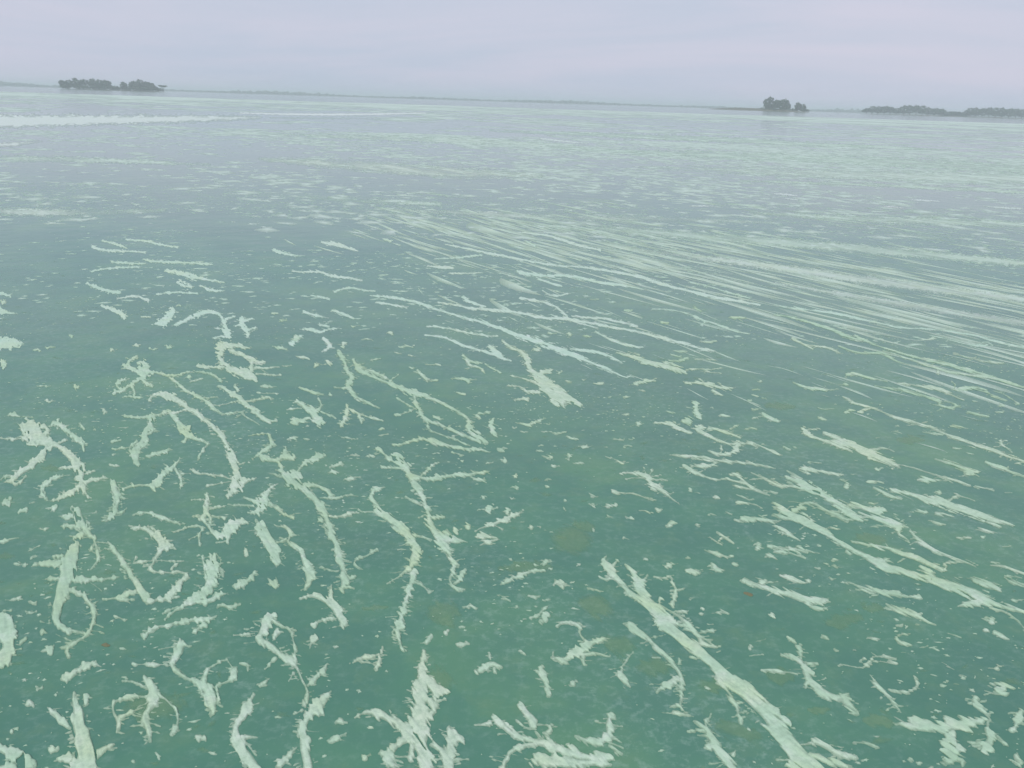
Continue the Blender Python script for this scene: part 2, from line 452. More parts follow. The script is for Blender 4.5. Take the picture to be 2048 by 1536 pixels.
# far shore: a wood so far off that it reads as one dark line
def far_wood():
    rg = np.random.default_rng(5)
    V, Fc = [], []
    ico = bmesh.new(); bmesh.ops.create_icosphere(ico, subdivisions=1, radius=1.0)
    iv = np.array([v.co[:] for v in ico.verts]); ifc = [tuple(v.index for v in f.verts) for f in ico.faces]
    ico.free()
    for i in range(900):
        a = math.radians(-42 + 84 * (i + rg.random()) / 900)
        R = 3700 + 200 * rg.random()
        low = 0.75 + 0.35 * math.sin(a * 31) * math.sin(a * 11 + 1)
        left = 1.8 if a < math.radians(-26) else 1.0
        h = (7.5 + 4.5 * rg.random()) * low * left
        r = 7 + 8 * rg.random()
        base = len(V)
        jit = 1 + 0.25 * rg.normal(size=(len(iv), 1))
        p = iv * jit * np.array([r, r, h * 0.62]) + np.array([R * math.sin(a), R * math.cos(a), h * 0.5])
        V.extend(p.tolist())
        Fc.extend([(base + q[0], base + q[1], base + q[2]) for q in ifc])
    o = mesh_obj('distant_shore_wood', V, Fc, M_LEAF)
    tag(o, 'thin blue-grey line of woods along the far shore', kind='stuff')
    pts = []
    for i in range(80):
        a = math.radians(-43 + 86 * i / 79)
        pts.append((3670 * math.sin(a), 3670 * math.cos(a)))
    V, Fc = [], []
    for k, (dr, z) in enumerate(((0, -0.3), (15, 1.2), (500, 1.6), (520, -0.3))):
        for i in range(80):
            a = math.radians(-43 + 86 * i / 79)
            V.append(((3670 + dr) * math.sin(a), (3670 + dr) * math.cos(a), z))
    for k in range(3):
        for i in range(79):
            q = k * 80 + i
            Fc.append((q, q + 1, q + 81, q + 80))
    b = mesh_obj('far_shore', V, Fc, M_LAND)
    tag(b, 'low far shore under the distant woods', kind='structure')
far_wood()

# the hazy air over the lake
def haze_box():
    x0, x1, y0, y1, z0, z1 = -9100, 9100, -9100, 9100, -1.3, 22.0
    V = [(x0, y0, z0), (x1, y0, z0), (x1, y1, z0), (x0, y1, z0), (x0, y0, z1), (x1, y0, z1), (x1, y1, z1), (x0, y1, z1)]
    Fc = [(0, 3, 2, 1), (4, 5, 6, 7), (0, 1, 5, 4), (1, 2, 6, 5), (2, 3, 7, 6), (3, 0, 4, 7)]
    m, nt, out = new_mat('lake_haze')
    p = N(nt, 'ShaderNodeVolumePrincipled', {'Color': (0.93, 0.97, 1.0, 1), 'Density': HAZE_DENSITY, 'Anisotropy': 0.0})
    nt.links.new(p.outputs[0], out.inputs['Volume'])
    o = mesh_obj('haze', V, Fc, m, smooth=False)
    tag(o, 'thin pale haze hanging over the lake', kind='stuff')
HAZE_DENSITY = 0.00038
haze_box()
# ------------------------------------------------------------------ floating algae
VIEWS = {'A': (0, 600, 3.4133), 'B': (0, 1086, 3.4133), 'C': (550, 1086, 3.4133), 'D': (1000, 1086, 3.4133),
         'E': (500, 600, 4.096), 'F': (450, 850, 4.096), 'G': (900, 800, 4.096), 'H': (1300, 750, 4.096),
         'I': (1548, 750, 4.096), 'J': (1548, 1050, 4.096), 'K': (1400, 1161, 4.096), 'L': (0, 850, 4.096),
         'M': (1000, 550, 4.096), 'N': (1548, 450, 4.096), 'O': (0, 300, 2.9257), 'P': (700, 400, 2.9257),
         'Q': (1400, 300, 3.1605), 'R': (1748, 1311, 6.8267), 'S': (600, 380, 3.4133), 'Z': (0, 0, 1.0)}
def parse(view, text):
    """strokes of one mat: x,y,width triples along each line, lines separated by | ; returns photo pixels"""
    x0, y0, s = VIEWS[view]
    res = []
    for part in text.split('|'):
        a = np.array([[float(q) for q in t.split(',')] for t in part.split()])
        res.append(np.column_stack([x0 + a[:, 0] / s, y0 + a[:, 1] / s, a[:, 2] / s]))
    return res

OCC_S = 4
OCC = np.zeros((480, 700), bool)      # where larger mats lie, so that loose flecks keep off them
def scale_at(v):
    return np.clip((v - 190.0) / 1000.0, 0.05, 1.4)

def add_barbs(strokes, seed):
    rg = np.random.default_rng(seed)
    out = []
    for st in strokes:
        for a, b in zip(st[:-1], st[1:]):
            L = math.hypot(b[0] - a[0], b[1] - a[1])
            sc = float(scale_at(0.5 * (a[1] + b[1])))
            w = 0.5 * (a[2] + b[2])
            thin = w < 6.5 * sc
            pos = rg.uniform(0, 6) * sc
            while pos < L:
                t = pos / L
                c = a + (b - a) * t
                r = c[2] * 0.5
                sg = 1 if rg.random() < 0.5 else -1
                ln = (r + rg.gamma(2.0, 1.9 if thin else 3.3) * sc)
                slope = rg.normal(0, 0.4)
                e = (c[0] + sg * ln, c[1] + slope * ln * 0.6)
                w0 = min(rg.uniform(1.6, 4.0) * sc, c[2])
                m = (c[0] + sg * ln * 0.6, c[1] + slope * ln * 0.36)
                out.append(np.array([[c[0], c[1], w0], [m[0], m[1], w0 * 0.7], [e[0], e[1], 0.7 * sc]]))
                pos += rg.uniform(1.4, 4.6) * sc * (2.6 if thin else 1.0)
    return out

def mat_mesh(name, strokes, seed, material, thick=0.007, fray=1.0, hole=0.5, occupy=True, barbs=True, soft=None, smin=0.0):
    """outline of the strokes grown into one frayed, slightly domed sheet lying on the water"""
    allp = np.vstack(strokes)
    sc = float(scale_at(allp[:, 1].mean()))
    pad = allp[:, 2].max() * 0.7 + 12 * sc + 3
    g = min(max(0.8, 1.0 * sc), 1.15)
    u0, u1 = allp[:, 0].min() - pad, allp[:, 0].max() + pad
    v0, v1 = allp[:, 1].min() - pad * 0.8, allp[:, 1].max() + pad * 0.8
    gv = g * (0.75 if sc < 0.35 else 1.0)
    nu, nv = int((u1 - u0) / g) + 2, int((v1 - v0) / gv) + 2
    U, Vv = np.meshgrid(u0 + np.arange(nu) * g, v0 + np.arange(nv) * gv)
    s_loc = np.maximum(scale_at(Vv), smin)
    Uw = U + 3.0 * s_loc * fray * vnoise(U / (22 * s_loc), Vv / (9 * s_loc), seed) + 1.6 * s_loc * fray * vnoise(U / (9 * s_loc), Vv / (3.2 * s_loc), seed + 3)
    Vw = Vv + 1.8 * s_loc * fray * vnoise(U / (15 * s_loc), Vv / (10 * s_loc), seed + 1)
    best = np.full(U.shape, -1e9); rad = np.ones(U.shape)
    minr = 0.75
    n_main = len(strokes)
    for si, st in enumerate(list(strokes) + (add_barbs(strokes, seed) if barbs else [])):
        pts = st
        if len(pts) > 2 and si < n_main:      # smooth the polyline a little
            q = [pts[0]]
            for a, b in zip(pts[:-1], pts[1:]):
                q += [a * 0.72 + b * 0.28, a * 0.28 + b * 0.72]
            q.append(pts[-1]); pts = np.array(q)
        elif len(pts) == 1:
            pts = np.vstack([pts, pts + [[0.5, 0, 0]]])
        for a, b in zip(pts[:-1], pts[1:]):
            d = b[:2] - a[:2]; L2 = max(d @ d, 1e-6)
            mr = minr if si < n_main else 0.45
            ra, rb = max(a[2] * 0.5, mr), max(b[2] * 0.5, mr)
            m = max(ra, rb) * 1.6 + 10 * sc + 3
            i0 = max(int((min(a[1], b[1]) - m - v0) / gv), 0); i1 = min(int((max(a[1], b[1]) + m - v0) / gv) + 2, nv)
            j0 = max(int((min(a[0], b[0]) - m - u0) / g), 0); j1 = min(int((max(a[0], b[0]) + m - u0) / g) + 2, nu)
            if i1 <= i0 or j1 <= j0: continue
            uu = Uw[i0:i1, j0:j1] - a[0]; vv = Vw[i0:i1, j0:j1] - a[1]
            t = np.clip((uu * d[0] + vv * d[1]) / L2, 0, 1)
            r = ra + (rb - ra) * t
            f = r - np.hypot(uu - t * d[0], vv - t * d[1])
            sub = best[i0:i1, j0:j1]; k = f > sub
            sub[k] = f[k]; rad[i0:i1, j0:j1][k] = r[k]
    teeth = vnoise(U / (13 * s_loc), Vv / (3.0 * s_loc), seed + 5)
    teeth2 = vnoise(U / (5.5 * s_loc), Vv / (2.4 * s_loc), seed + 6)
    teeth3 = vnoise(U / (4.5 * s_loc), Vv / (1.7 * s_loc), seed + 8)
    lump = vnoise(U / (16 * s_loc), Vv / (12 * s_loc), seed + 7)
    amp = np.minimum(0.5 * rad + 0.9 * s_loc, 8 * s_loc) * fray
    nz = 1.35 * np.sign(teeth) * np.abs(teeth) ** 1.3 + 0.95 * teeth2 + 0.75 * teeth3 + 0.6 * lump
    Fd = best + amp * np.maximum(nz, -0.5) + 0.25
    # thin spots inside broad sheets
    if hole > 0:
        hn = vnoise(U / (12 * s_loc), Vv / (7 * s_loc), seed + 9) + 0.5 * vnoise(U / (5 * s_loc), Vv / (3 * s_loc), seed + 10)
        Fd = np.where((rad > 9 * s_loc) & (hn > 1.05 - 0.25 * hole), np.minimum(Fd, (1.05 - 0.25 * hole - hn) * 10 * s_loc), Fd)
    if occupy:
        ii, jj = np.nonzero(best > -3 * s_loc)
        if len(ii):
            oi = ((Vv[ii, jj] + 100) / OCC_S).astype(int); oj = ((U[ii, jj] + 350) / OCC_S).astype(int)
            ok = (oi >= 0) & (oi < OCC.shape[0]) & (oj >= 0) & (oj < OCC.shape[1])
            OCC[oi[ok], oj[ok]] = True
    # marching triangles
    inside = Fd > 0
    vid = np.arange(nu * nv).reshape(nv, nu)
    Fl = Fd.ravel(); Ul = U.ravel(); Vl = Vv.ravel()
    a, b, c, d = vid[:-1, :-1].ravel(), vid[:-1, 1:].ravel(), vid[1:, 1:].ravel(), vid[1:, :-1].ravel()
    tri = np.vstack([np.column_stack([a, b, c]), np.column_stack([a, c, d])])
    ins = (Fl > 0)[tri]
    cnt = ins.sum(1)
    keep = cnt > 0
    tri, ins, cnt = tri[keep], ins[keep], cnt[keep]
    verts = {}; PU, PV, PF = [], [], []
    def grid_v(i):
        k = verts.get(i)
        if k is None:
            k = len(PU); verts[i] = k
            PU.append(Ul[i]); PV.append(Vl[i]); PF.append(Fl[i])
        return k
    def edge_v(i, j):
        if i > j: i, j = j, i
        key = (i, j)
        k = verts.get(key)
        if k is None:
            t = Fl[i] / (Fl[i] - Fl[j]); t = min(max(t, 0.02), 0.98)
            k = len(PU); verts[key] = k
            PU.append(Ul[i] + (Ul[j] - Ul[i]) * t); PV.append(Vl[i] + (Vl[j] - Vl[i]) * t); PF.append(0.0)
        return k
    full = tri[cnt == 3]
    faces = []
    if len(full):
        gu, inv = np.unique(full, return_inverse=True)
        inv = inv.reshape(full.shape)
        PU.extend(Ul[gu].tolist()); PV.extend(Vl[gu].tolist()); PF.extend(Fl[gu].tolist())
        verts.update(zip(gu.tolist(), range(len(gu))))
        faces = inv[:, ::-1].tolist()
    part = cnt < 3
    for t, s, n in zip(tri[part].tolist(), ins[part].tolist(), cnt[part].tolist()):
        if n == 1:
            k = s.index(True); p, q, r = t[k], t[(k + 1) % 3], t[(k + 2) % 3]
            faces.append((edge_v(p, r), edge_v(p, q), grid_v(p)))
        else:
            k = s.index(False); p, q, r = t[k], t[(k + 1) % 3], t[(k + 2) % 3]
            faces.append((edge_v(p, r), grid_v(r), grid_v(q), edge_v(p, q)))
    if not faces:
        return None
    PU = np.array(PU); PV = np.array(PV); PF = np.array(PF)
    sl = scale_at(PV)
    X, Y = ground(PU, PV)
    dep = np.clip(PF / (soft if soft else 4.5 * sl), 0, 1)
    Z = 0.0008 + thick * (1 - np.exp(-PF / (3.5 * sl))) * (0.75 + 0.35 * vnoise(PU / (7 * sl), PV / (4 * sl), seed + 12))
    cx, cy = float(X.mean()), float(Y.mean())
    o = mesh_obj(name, np.column_stack([X - cx, Y - cy, Z]), faces, material, loc=(cx, cy, 0.0), attr=dep)
    return o
# each line: view | label | short reference for its neighbours | strokes
MATS = [
# ---- bottom left
('B', 'large wishbone-shaped scum mat with a closed loop, lower left', 'wishbone mat', '500,40,90 470,150,110 460,230,120 420,330,100 390,450,90 375,540,70 430,585,40 580,625,25|480,240,70 580,255,40 700,245,22 810,235,12|480,320,50 580,370,35 635,440,35 660,510,40 640,580,30 580,635,30 500,690,25 460,730,25 480,770,22|420,140,40 280,140,25|400,240,30 330,245,20|440,90,30 350,95,14'),
('L', 'straight diagonal strand with feathered head, left of the S-shaped strand', 'feather-headed diagonal strand', '640,700,60 650,780,80 690,840,70 740,900,50 780,930,40|600,750,50 520,755,25|620,830,40 530,830,30|680,900,40 620,925,20|780,940,35 800,1030,28 815,1100,25 750,1185,14|780,960,25 740,1040,14|890,960,30 980,1060,45 1040,1180,35 1100,1290,55 1160,1370,50 1215,1420,65 1210,1470,25|790,955,14 890,965,14|1100,1360,45 980,1420,30 840,1425,15|1100,1430,20 1000,1435,15'),
('L', 'narrow S-shaped strand with a thin crossbar, lower left', 'S-shaped strand', '1230,1442,30 1340,1435,28 1390,1400,50 1430,1330,40 1500,1270,50 1520,1220,35 1470,1195,22 1380,1212,20 1280,1212,22 1215,1185,25 1260,1100,32 1310,1020,60 1320,950,70 1260,890,60 1190,840,45 1110,850,25|1330,1000,60 1390,995,40|1090,1130,14 1250,1112,14 1500,1110,14|1090,1130,10 1115,1080,10|1450,1130,16 1390,1180,16'),
('B', 'plume-shaped mat with curled top and tapering tail, lower left', 'plume mat', '1460,80,40 1440,170,110 1440,270,90 1400,350,90 1300,400,50 1210,450,25 1120,520,15|1230,430,15 1105,480,12|1330,400,40 1440,400,50 1500,350,50 1540,345,15|1480,70,15 1520,130,15 1480,160,12|1500,180,15 1520,230,12|1380,90,20 1400,180,30'),
('L', 'stick-figure strand with a small diamond hole and a leafy end', 'stick-figure strand', '1700,570,40 1690,650,35 1690,720,40 1640,760,25 1680,800,30 1720,860,35 1790,910,45|1690,720,25 1730,740,25 1720,800,25|1660,610,12 1570,610,8|1740,740,15 1840,765,15|1700,690,15 1840,665,12|1830,900,60 1890,850,110 1960,790,90 2020,800,30|1870,880,60 1860,960,30'),
('L', 'thin three-pronged twig of scum left of the stick-figure strand', None, '1430,880,15 1520,840,18 1600,825,18 1670,840,18 1630,900,18 1640,990,15|1620,910,14 1540,940,12'),
('L', 'M-shaped strand with a thick middle, left side', 'M-shaped strand', '1010,530,25 1100,495,30 1200,500,20 1270,490,90 1330,420,55 1400,350,50 1440,320,40 1480,270,12|1430,360,40 1480,430,35 1495,480,28 1480,520,18'),
('L', 'knobbly upright strand hanging from the left foot of the M-shaped strand', None, '930,470,50 940,530,50 970,590,50 950,680,50 940,740,50 870,795,18|950,730,30 1020,705,14'),
('L', 'fish-shaped scum piece with thin tail, above the S-shaped strand', None, '1090,740,20 1150,715,18 1240,725,30 1300,750,55 1380,770,35 1470,820,14'),
('A', 'big branching mat with a round loop at its head, far left', 'loop-headed mat', '210,880,130 230,930,120 310,970,90 390,990,40 470,1050,50 520,1110,80 550,1170,80 545,1240,55 575,1310,30 595,1345,18|300,940,30 325,880,40 280,865,25|545,1250,30 620,1235,30 710,1210,20|570,1190,18 650,1165,18|550,1265,30 490,1310,45 420,1350,40 350,1372,12|340,1010,50 260,1080,50 180,1160,50 100,1200,40 80,1240,25 130,1260,15 180,1200,20|490,1140,30 420,1145,12|390,985,30 450,960,12|200,960,60 150,940,20'),
('A', 'thin C-shaped arc below the loop-headed mat, far left', None, '430,1205,18 350,1225,25 300,1260,25 270,1310,30 310,1360,15'),
('A', 'two-part slanting strand just right of the looped head, far left', None, '370,840,40 420,860,45 470,910,20 530,950,50 570,990,35 575,1020,18|570,880,30 545,850,15'),
('A', 'long smooth arching strand, thickest of the left half', 'long arching strand', '1020,690,25 1050,650,20 1130,645,30 1180,665,50 1240,710,45 1300,750,28 1370,800,35 1440,840,28 1500,920,40 1550,990,45 1580,1060,45 1610,1140,50 1620,1200,40 1610,1270,70 1590,1310,50 1550,1345,20|1320,770,12 1440,820,12|1640,1260,60 1720,1225,15|1600,1225,15 1500,1205,18 1430,1190,18 1370,1190,15 1300,1155,12|1580,1240,10 1420,1270,12|1290,745,15 1170,775,18'),
('A', 'ragged strand with a kinked thin tail inside the long arch', None, '1150,765,30 1200,820,45 1260,890,60 1290,935,40 1430,975,12 1390,1020,18 1350,1095,12|1270,950,30 1260,970,30'),
('A', 'lacy hanging strand with small loops, left of the long arch', 'lacy hanging strand', '850,795,15 960,805,20 1070,785,20 1160,760,20|1030,800,40 1030,870,50 980,910,60 970,970,35 930,1030,45 920,1090,45 940,1120,20|1040,860,25 1055,900,25 990,930,25|880,1010,12 770,1020,12|940,965,12 880,1010,12 900,1050,30|1000,960,25 950,1030,20'),
('A', 'starburst of scum with many rays and a long thin tail, upper left', 'starburst', '985,470,90 985,500,80|850,440,25 900,470,25 960,500,40|870,440,25 900,400,18 940,380,12|950,540,25 890,580,25 840,620,25 780,635,25|900,590,18 920,640,18|970,540,25 1000,570,25 1040,595,14|850,610,25 800,600,22 790,560,25 860,545,18|1020,490,25 1100,500,20 1160,525,18 1290,490,12|1160,530,20 1230,590,22 1320,645,28 1400,680,20 1440,730,30 1480,765,18 1540,780,15 1640,760,15 1660,790,15 1770,855,12|1400,670,10 1480,660,8'),
('A', 'ring-shaped scum mat with a dark oval hole, upper left', 'ring mat', '1500,320,60 1560,310,50 1620,315,25 1700,330,18|1510,350,40 1500,400,30 1540,450,40 1620,490,50 1700,520,80 1730,530,50|1560,340,20 1640,370,25 1720,410,35 1790,430,18|1720,420,25 1710,490,30|1350,450,30 1420,460,18 1530,460,20|1740,465,15 1910,460,10|1740,505,15 1920,515,10'),
('A', 'arch-shaped strand ending in a spiky foot, above the ring mat', 'spiky-footed arch', '1190,175,12 1240,155,25 1310,115,30 1380,90,35 1450,80,30 1500,100,20 1525,140,30 1540,190,40 1550,230,60 1570,255,25|1540,130,20 1600,115,10|1540,200,15 1470,195,12|1530,250,20 1460,260,10'),
('A', 'short stocky slanted patch just left of the spiky-footed arch', None, '1180,70,45 1150,120,60 1110,155,60 1060,165,25'),
('A', 'small star-shaped scum piece just right of the spiky-footed arch', None, '1650,140,45 1660,180,35 1690,220,35 1690,255,15|1650,150,30 1720,130,14|1690,210,20 1740,190,10|1640,170,18 1610,180,10'),
('A', 'straight slanting strand with side twigs, below the ring mat', 'twiggy slanting strand', '1490,590,15 1600,640,35 1660,690,40 1720,750,35 1780,800,40 1850,830,25 1890,820,15|1640,690,18 1760,685,18 1840,660,18 1855,685,12|1620,690,12 1500,720,10|1620,620,25 1610,580,20'),
('A', 'short bent strand between the ring mat and the starburst tail', None, '1340,490,12 1430,500,18 1470,520,20 1520,555,18'),
('A', 'broad pale patch cut by the left edge, upper of the two', 'left edge patch', '-40,290,70 60,300,90 140,295,25'),
('A', 'short thick crooked strand far left of the spiky-footed arch', None, '700,45,25 780,70,25 840,95,35 850,130,20'),
('A', 'small wedge at the left edge above the broad pale patch', None, '-30,70,40 40,85,35 100,95,12'),
('A', 'lens-shaped floating piece between the lacy strand and the M-shaped strand', None, '1010,1070,15 1070,1050,35 1130,1025,35 1170,1025,12'),
('F', 'crooked branching strand above the knob-headed strand, left of centre', 'crooked branching strand', '360,90,30 380,130,35 370,180,30 310,220,25 240,265,18|200,90,10 280,70,14 370,80,12|320,270,60 380,290,40 440,300,30 490,250,30 490,180,18|490,260,45 560,270,35|440,310,30 460,350,25'),
('F', 'long knob-headed strand sweeping down left of centre', 'knob-headed strand', '460,380,30 500,420,60 560,470,80 640,530,70 720,590,55 790,680,60 820,760,50 860,870,55 900,960,40 930,1050,40 940,1130,50 965,1210,35 990,1280,70 975,1335,60 940,1345,15|560,410,110|600,380,30 650,310,30 700,290,40 760,255,60 820,250,18|470,430,18 365,400,12|660,490,40 760,500,40 840,530,40 870,570,20|770,600,14 930,600,14 1000,575,14 1090,585,12|930,1195,25 850,1190,18 790,1170,12|1000,1270,30 1060,1240,12|1000,1330,30 1060,1335,12|780,780,40'),
('F', 'small curved blade of scum right of the knob-headed strand', None, '850,750,14 940,750,25 1000,735,35 1065,715,18'),
('F', 'long winding strand with a right arm, nearest to the picture centre', 'two-armed winding strand', '1260,200,30 1310,240,30 1350,285,25 1400,260,80 1450,310,70 1490,360,70 1510,420,40 1560,480,50 1620,570,40 1650,660,45 1670,760,40 1700,850,80 1750,930,100 1800,1000,70 1850,1090,25 1880,1140,50 1870,1190,35 1845,1260,28 1870,1330,40 1950,1350,30|1890,1300,40 1930,1250,50 1975,1190,18|1510,400,40 1580,430,35 1680,450,40 1800,425,35 1920,410,35 2048,400,30 2170,380,15|1610,420,18 1660,370,30 1700,330,25 1750,310,12|1480,360,30 1400,360,25 1280,345,14|1610,660,14 1530,620,18 1470,590,12|1780,920,60 1880,950,70 1980,960,12|1700,760,40 1800,755,30|1880,1120,14 1960,1100,8'),
('F', 'bowed strand with hooked top, left of the two-armed winding strand', 'bowed strand', '1090,690,25 1130,710,18 1230,710,22 1310,740,60 1400,800,80 1480,870,75 1530,950,45 1560,1030,70 1550,1110,80 1530,1160,50 1450,1230,25 1380,1280,14 1320,1300,10|1310,510,14 1220,530,50 1190,590,45 1230,640,45 1270,690,30|1530,900,35 1620,920,22 1690,940,20|1380,790,20 1260,780,16|1440,1210,12 1380,1210,8'),
('C', 'narrow upright strand with side barbs below the bowed strand', 'barbed upright strand', '955,200,40 930,310,45 895,400,40 870,500,45 850,560,55 840,640,30 855,720,35|960,270,15 1010,290,20 1040,335,14|840,500,12 760,510,8|840,580,15 800,610,10'),
('F', 'bone-like patch with fins left of the knob-headed strand', 'finned patch', '430,480,12 400,500,15 340,560,50 310,620,90 290,690,70 215,720,14|290,640,50 220,620,40 150,590,18|220,660,30 30,655,14'),
('F', 'curved strip running down right from the finned patch', None, '360,640,14 440,700,35 500,740,30 570,755,18'),
('F', 'stubby lumpy strip below the finned patch', 'lumpy strip', '280,830,90 310,900,80 380,970,100 400,1040,110 430,1120,50'),
('F', 'hook-topped strand between the lumpy strip and the knob-headed strand', 'hook-topped strand', '400,820,12 490,840,18 545,870,30 530,920,30 510,960,30 580,1000,40 630,1040,50 650,1110,60 680,1190,90 690,1270,90 660,1340,40|500,930,20 440,965,12'),
('C', 'three-cornered patch below the foot of the hook-topped strand', 'three-cornered patch', '180,380,14 250,360,30 340,380,80 410,440,80 450,520,70 475,565,40|370,370,50 395,290,18|420,520,20 340,520,28 265,560,25'),
('C', 'thin fish-hook of scum left of the bowed strand', None, '700,45,16 640,85,18 560,110,18 540,150,14 595,185,10'),
('B', 'triangular frame of thin strands around open water, lower left', 'triangular frame', '1880,490,20 1820,530,80 1780,620,45 1760,670,70 1850,700,50 1930,770,45 2010,830,35 2057,930,24 2097,1000,28 2082,1060,60 2082,1090,40|1850,520,15 1920,570,16 2000,590,18 2010,680,22 2010,830,25|1900,590,12 1860,670,12|1740,620,14 1600,630,14|1880,790,20 1810,855,14|2000,890,16 1977,940,12|2107,980,25 2167,910,40 2217,850,45 2242,820,14'),
('C', 'leaf-shaped pointed mat below the triangular frame', 'leaf-shaped mat', '370,1010,14 320,1090,70 260,1160,80 200,1210,60 190,1290,60 190,1310,55|190,1140,14 130,1170,10'),
('C', 'thick stump of scum with a left arm at the bottom edge', None, '200,1350,80 210,1440,80 230,1530,90 235,1620,80|150,1400,18 80,1460,45 10,1520,30'),
('C', 'big root-like mat with a spire, bottom edge left of centre', 'spired root mat', '1020,740,20 1020,820,40 1000,920,70 990,1040,110 990,1160,140 980,1260,140 990,1360,130 1030,1460,110 1050,1620,110|990,830,14 980,920,30|930,1290,80 830,1230,70 740,1190,70 660,1150,30 600,1160,18 550,1200,10|900,1330,90 830,1380,50|930,1400,60 920,1480,50 940,1490,20|1060,1080,60 1100,1150,40 1060,1200,50|1040,930,50 1110,1010,90|1170,1070,14 1110,1085,14|1070,1380,40 1150,1430,60 1190,1500,70 1200,1620,70|1180,1470,60 1200,1400,60 1210,1330,80 1190,1260,18|1210,1340,60 1270,1350,40'),
('C', 'small ragged clump at the bottom edge left of the spired mat', None, '770,1440,60 790,1500,50 840,1530,15|720,1430,20 770,1450,40'),
('D', 'wide sprawling mat with a curved lower arm, bottom centre', 'sprawling mat', '-66,1190,30 20,1250,70 100,1310,50 220,1350,60 330,1380,60 450,1420,80 560,1470,70 760,1470,60|300,1370,40 160,1380,50 80,1420,45 30,1480,45 10,1580,40|250,1480,70 400,1500,90 560,1500,70 770,1510,30|-170,1245,16 -80,1240,25'),
('D', 'Z-shaped small strand above the sprawling mat', None, '150,1110,50 180,1160,30 220,1200,50 230,1250,40 200,1275,25 110,1215,25|330,1290,60 350,1250,25'),
('D', 'boot-shaped mat right of the sprawling mat', 'boot-shaped mat', '750,1170,40 740,1240,50 760,1300,60 730,1350,60 640,1360,60 560,1340,35 510,1320,25'),
('D', 'short straight splinter below the boot-shaped mat', None, '750,1390,18 840,1440,20'),
('D', 'largest strand, thick and diagonal, running to the bottom edge', 'largest diagonal strand', '730,90,14 700,130,30 740,180,50 790,140,30 810,120,14|740,160,60 780,230,50 840,290,30 900,350,50 960,380,60|680,230,16 730,250,16 780,240,18|860,150,14 900,180,22 930,230,60 950,290,80 980,380,80 1060,460,100 1140,560,110 1220,640,80 1320,710,75 1420,790,80 1500,870,80 1580,950,80 1680,1040,75 1770,1120,80 1860,1220,110 1950,1340,140 2030,1440,160 2100,1530,170 2200,1620,170|960,270,40 1015,245,20 1010,215,12|1080,420,20 1160,470,20 1240,510,28 1310,580,30 1360,650,30 1400,700,45 1470,710,10|1085,425,20 1090,380,30|1160,470,14 1270,470,18|1360,610,20 1440,600,25|1490,900,40 1540,990,25 1600,1080,28 1640,1170,28 1645,1230,14|1600,920,60 1700,980,50 1790,1060,18 1840,1120,30 1880,1150,50|1380,790,15 1300,780,10|2115,1447,50 2240,1489,42 2365,1530,25'),
('D', 'second diagonal strand with forked foot, left of the largest strand', 'fork-footed strand', '890,540,30 930,590,60 1000,630,50 1060,700,40 1140,770,45 1200,850,45 1230,910,50 1240,990,35 1240,1080,25 1250,1140,30|1200,930,60 1130,970,60 1080,1020,30|1220,830,20 1235,785,12|1230,1110,40 1160,1125,14'),
('D', 'whale-shaped mat with a thin curled neck, bottom centre', 'whale-shaped mat', '390,565,14 430,540,16 510,540,18 560,575,25 545,620,16 580,670,30 620,690,60 540,740,70 470,790,60 400,800,30 350,780,14 360,745,12|600,690,60 720,650,20|570,760,40 660,755,35 750,775,14|570,780,30 580,830,14'),
('D', 'axe-shaped piece between the whale-shaped mat and the fork-footed strand', None, '905,750,14 840,830,22 825,900,40 850,930,90 890,980,30'),
('D', 'thin curling twig right of the head of the largest strand', None, '1050,230,18 1120,240,18 1165,225,14 1180,280,18 1200,330,16 1180,400,18 1185,435,12|1200,325,10 1265,310,8'),
('D', 'slim rising strand left of the head of the largest strand', 'slim rising strand', '0,285,14 80,250,28 150,215,35 220,190,28 310,185,12'),
('D', 'frayed strand leaving the bottom edge left of the largest strand', None, '1430,1165,14 1405,1230,28 1430,1300,40 1470,1380,60 1530,1470,70 1610,1580,70|1410,1260,30 1350,1220,25 1330,1210,12|1390,1280,18 1280,1285,14|1420,1400,50 1390,1400,30'),
('K', 'Y-headed strand right of the largest diagonal strand', 'Y-headed strand', '850,700,60 880,780,70 930,850,60 1000,910,80 1080,960,70 1150,960,50 1220,1020,70 1290,1080,30|870,690,30 960,685,18|830,680,30 770,640,30 660,610,25|810,550,35 820,600,60 820,640,30|1150,950,20 1210,930,14|1280,1090,14 1210,1085,12|880,850,50 870,880,14'),
('K', 'thin 7-shaped strand with a double right arm, lower right', '7-shaped strand', '1150,685,16 1260,710,18 1360,710,25 1390,660,25 1420,620,18 1520,625,16 1605,645,18|1400,670,12 1480,655,12 1610,685,16|1340,650,30 1320,660,15'),
('K', 'straight slim strand just below the 7-shaped strand', None, '1390,770,16 1440,850,40 1510,930,40 1580,1000,35 1630,1060,35 1640,1080,14'),
('K', 'U-shaped hook right of the 7-shaped strand', 'U-shaped hook', '1560,890,16 1640,905,22 1720,920,18 1770,880,25 1780,840,35 1760,800,20'),
('K', 'small C-shaped ring open to the right, right side', 'C-shaped ring', '1710,440,14 1640,440,18 1610,480,25 1640,520,25 1725,535,14'),
('R', 'bird-shaped mat with spread wings, bottom right corner', 'bird-shaped mat', '310,940,40 420,940,100 560,970,150 720,985,130 860,1000,100 980,990,180 1100,960,200 1240,930,160 1380,910,100 1500,885,60|1060,1080,180 1030,1180,130 1040,1280,250 1070,1360,200 1040,1430,100|1160,1270,160 1240,1290,60|1160,1420,60 1230,1430,70 1190,1500,40'),
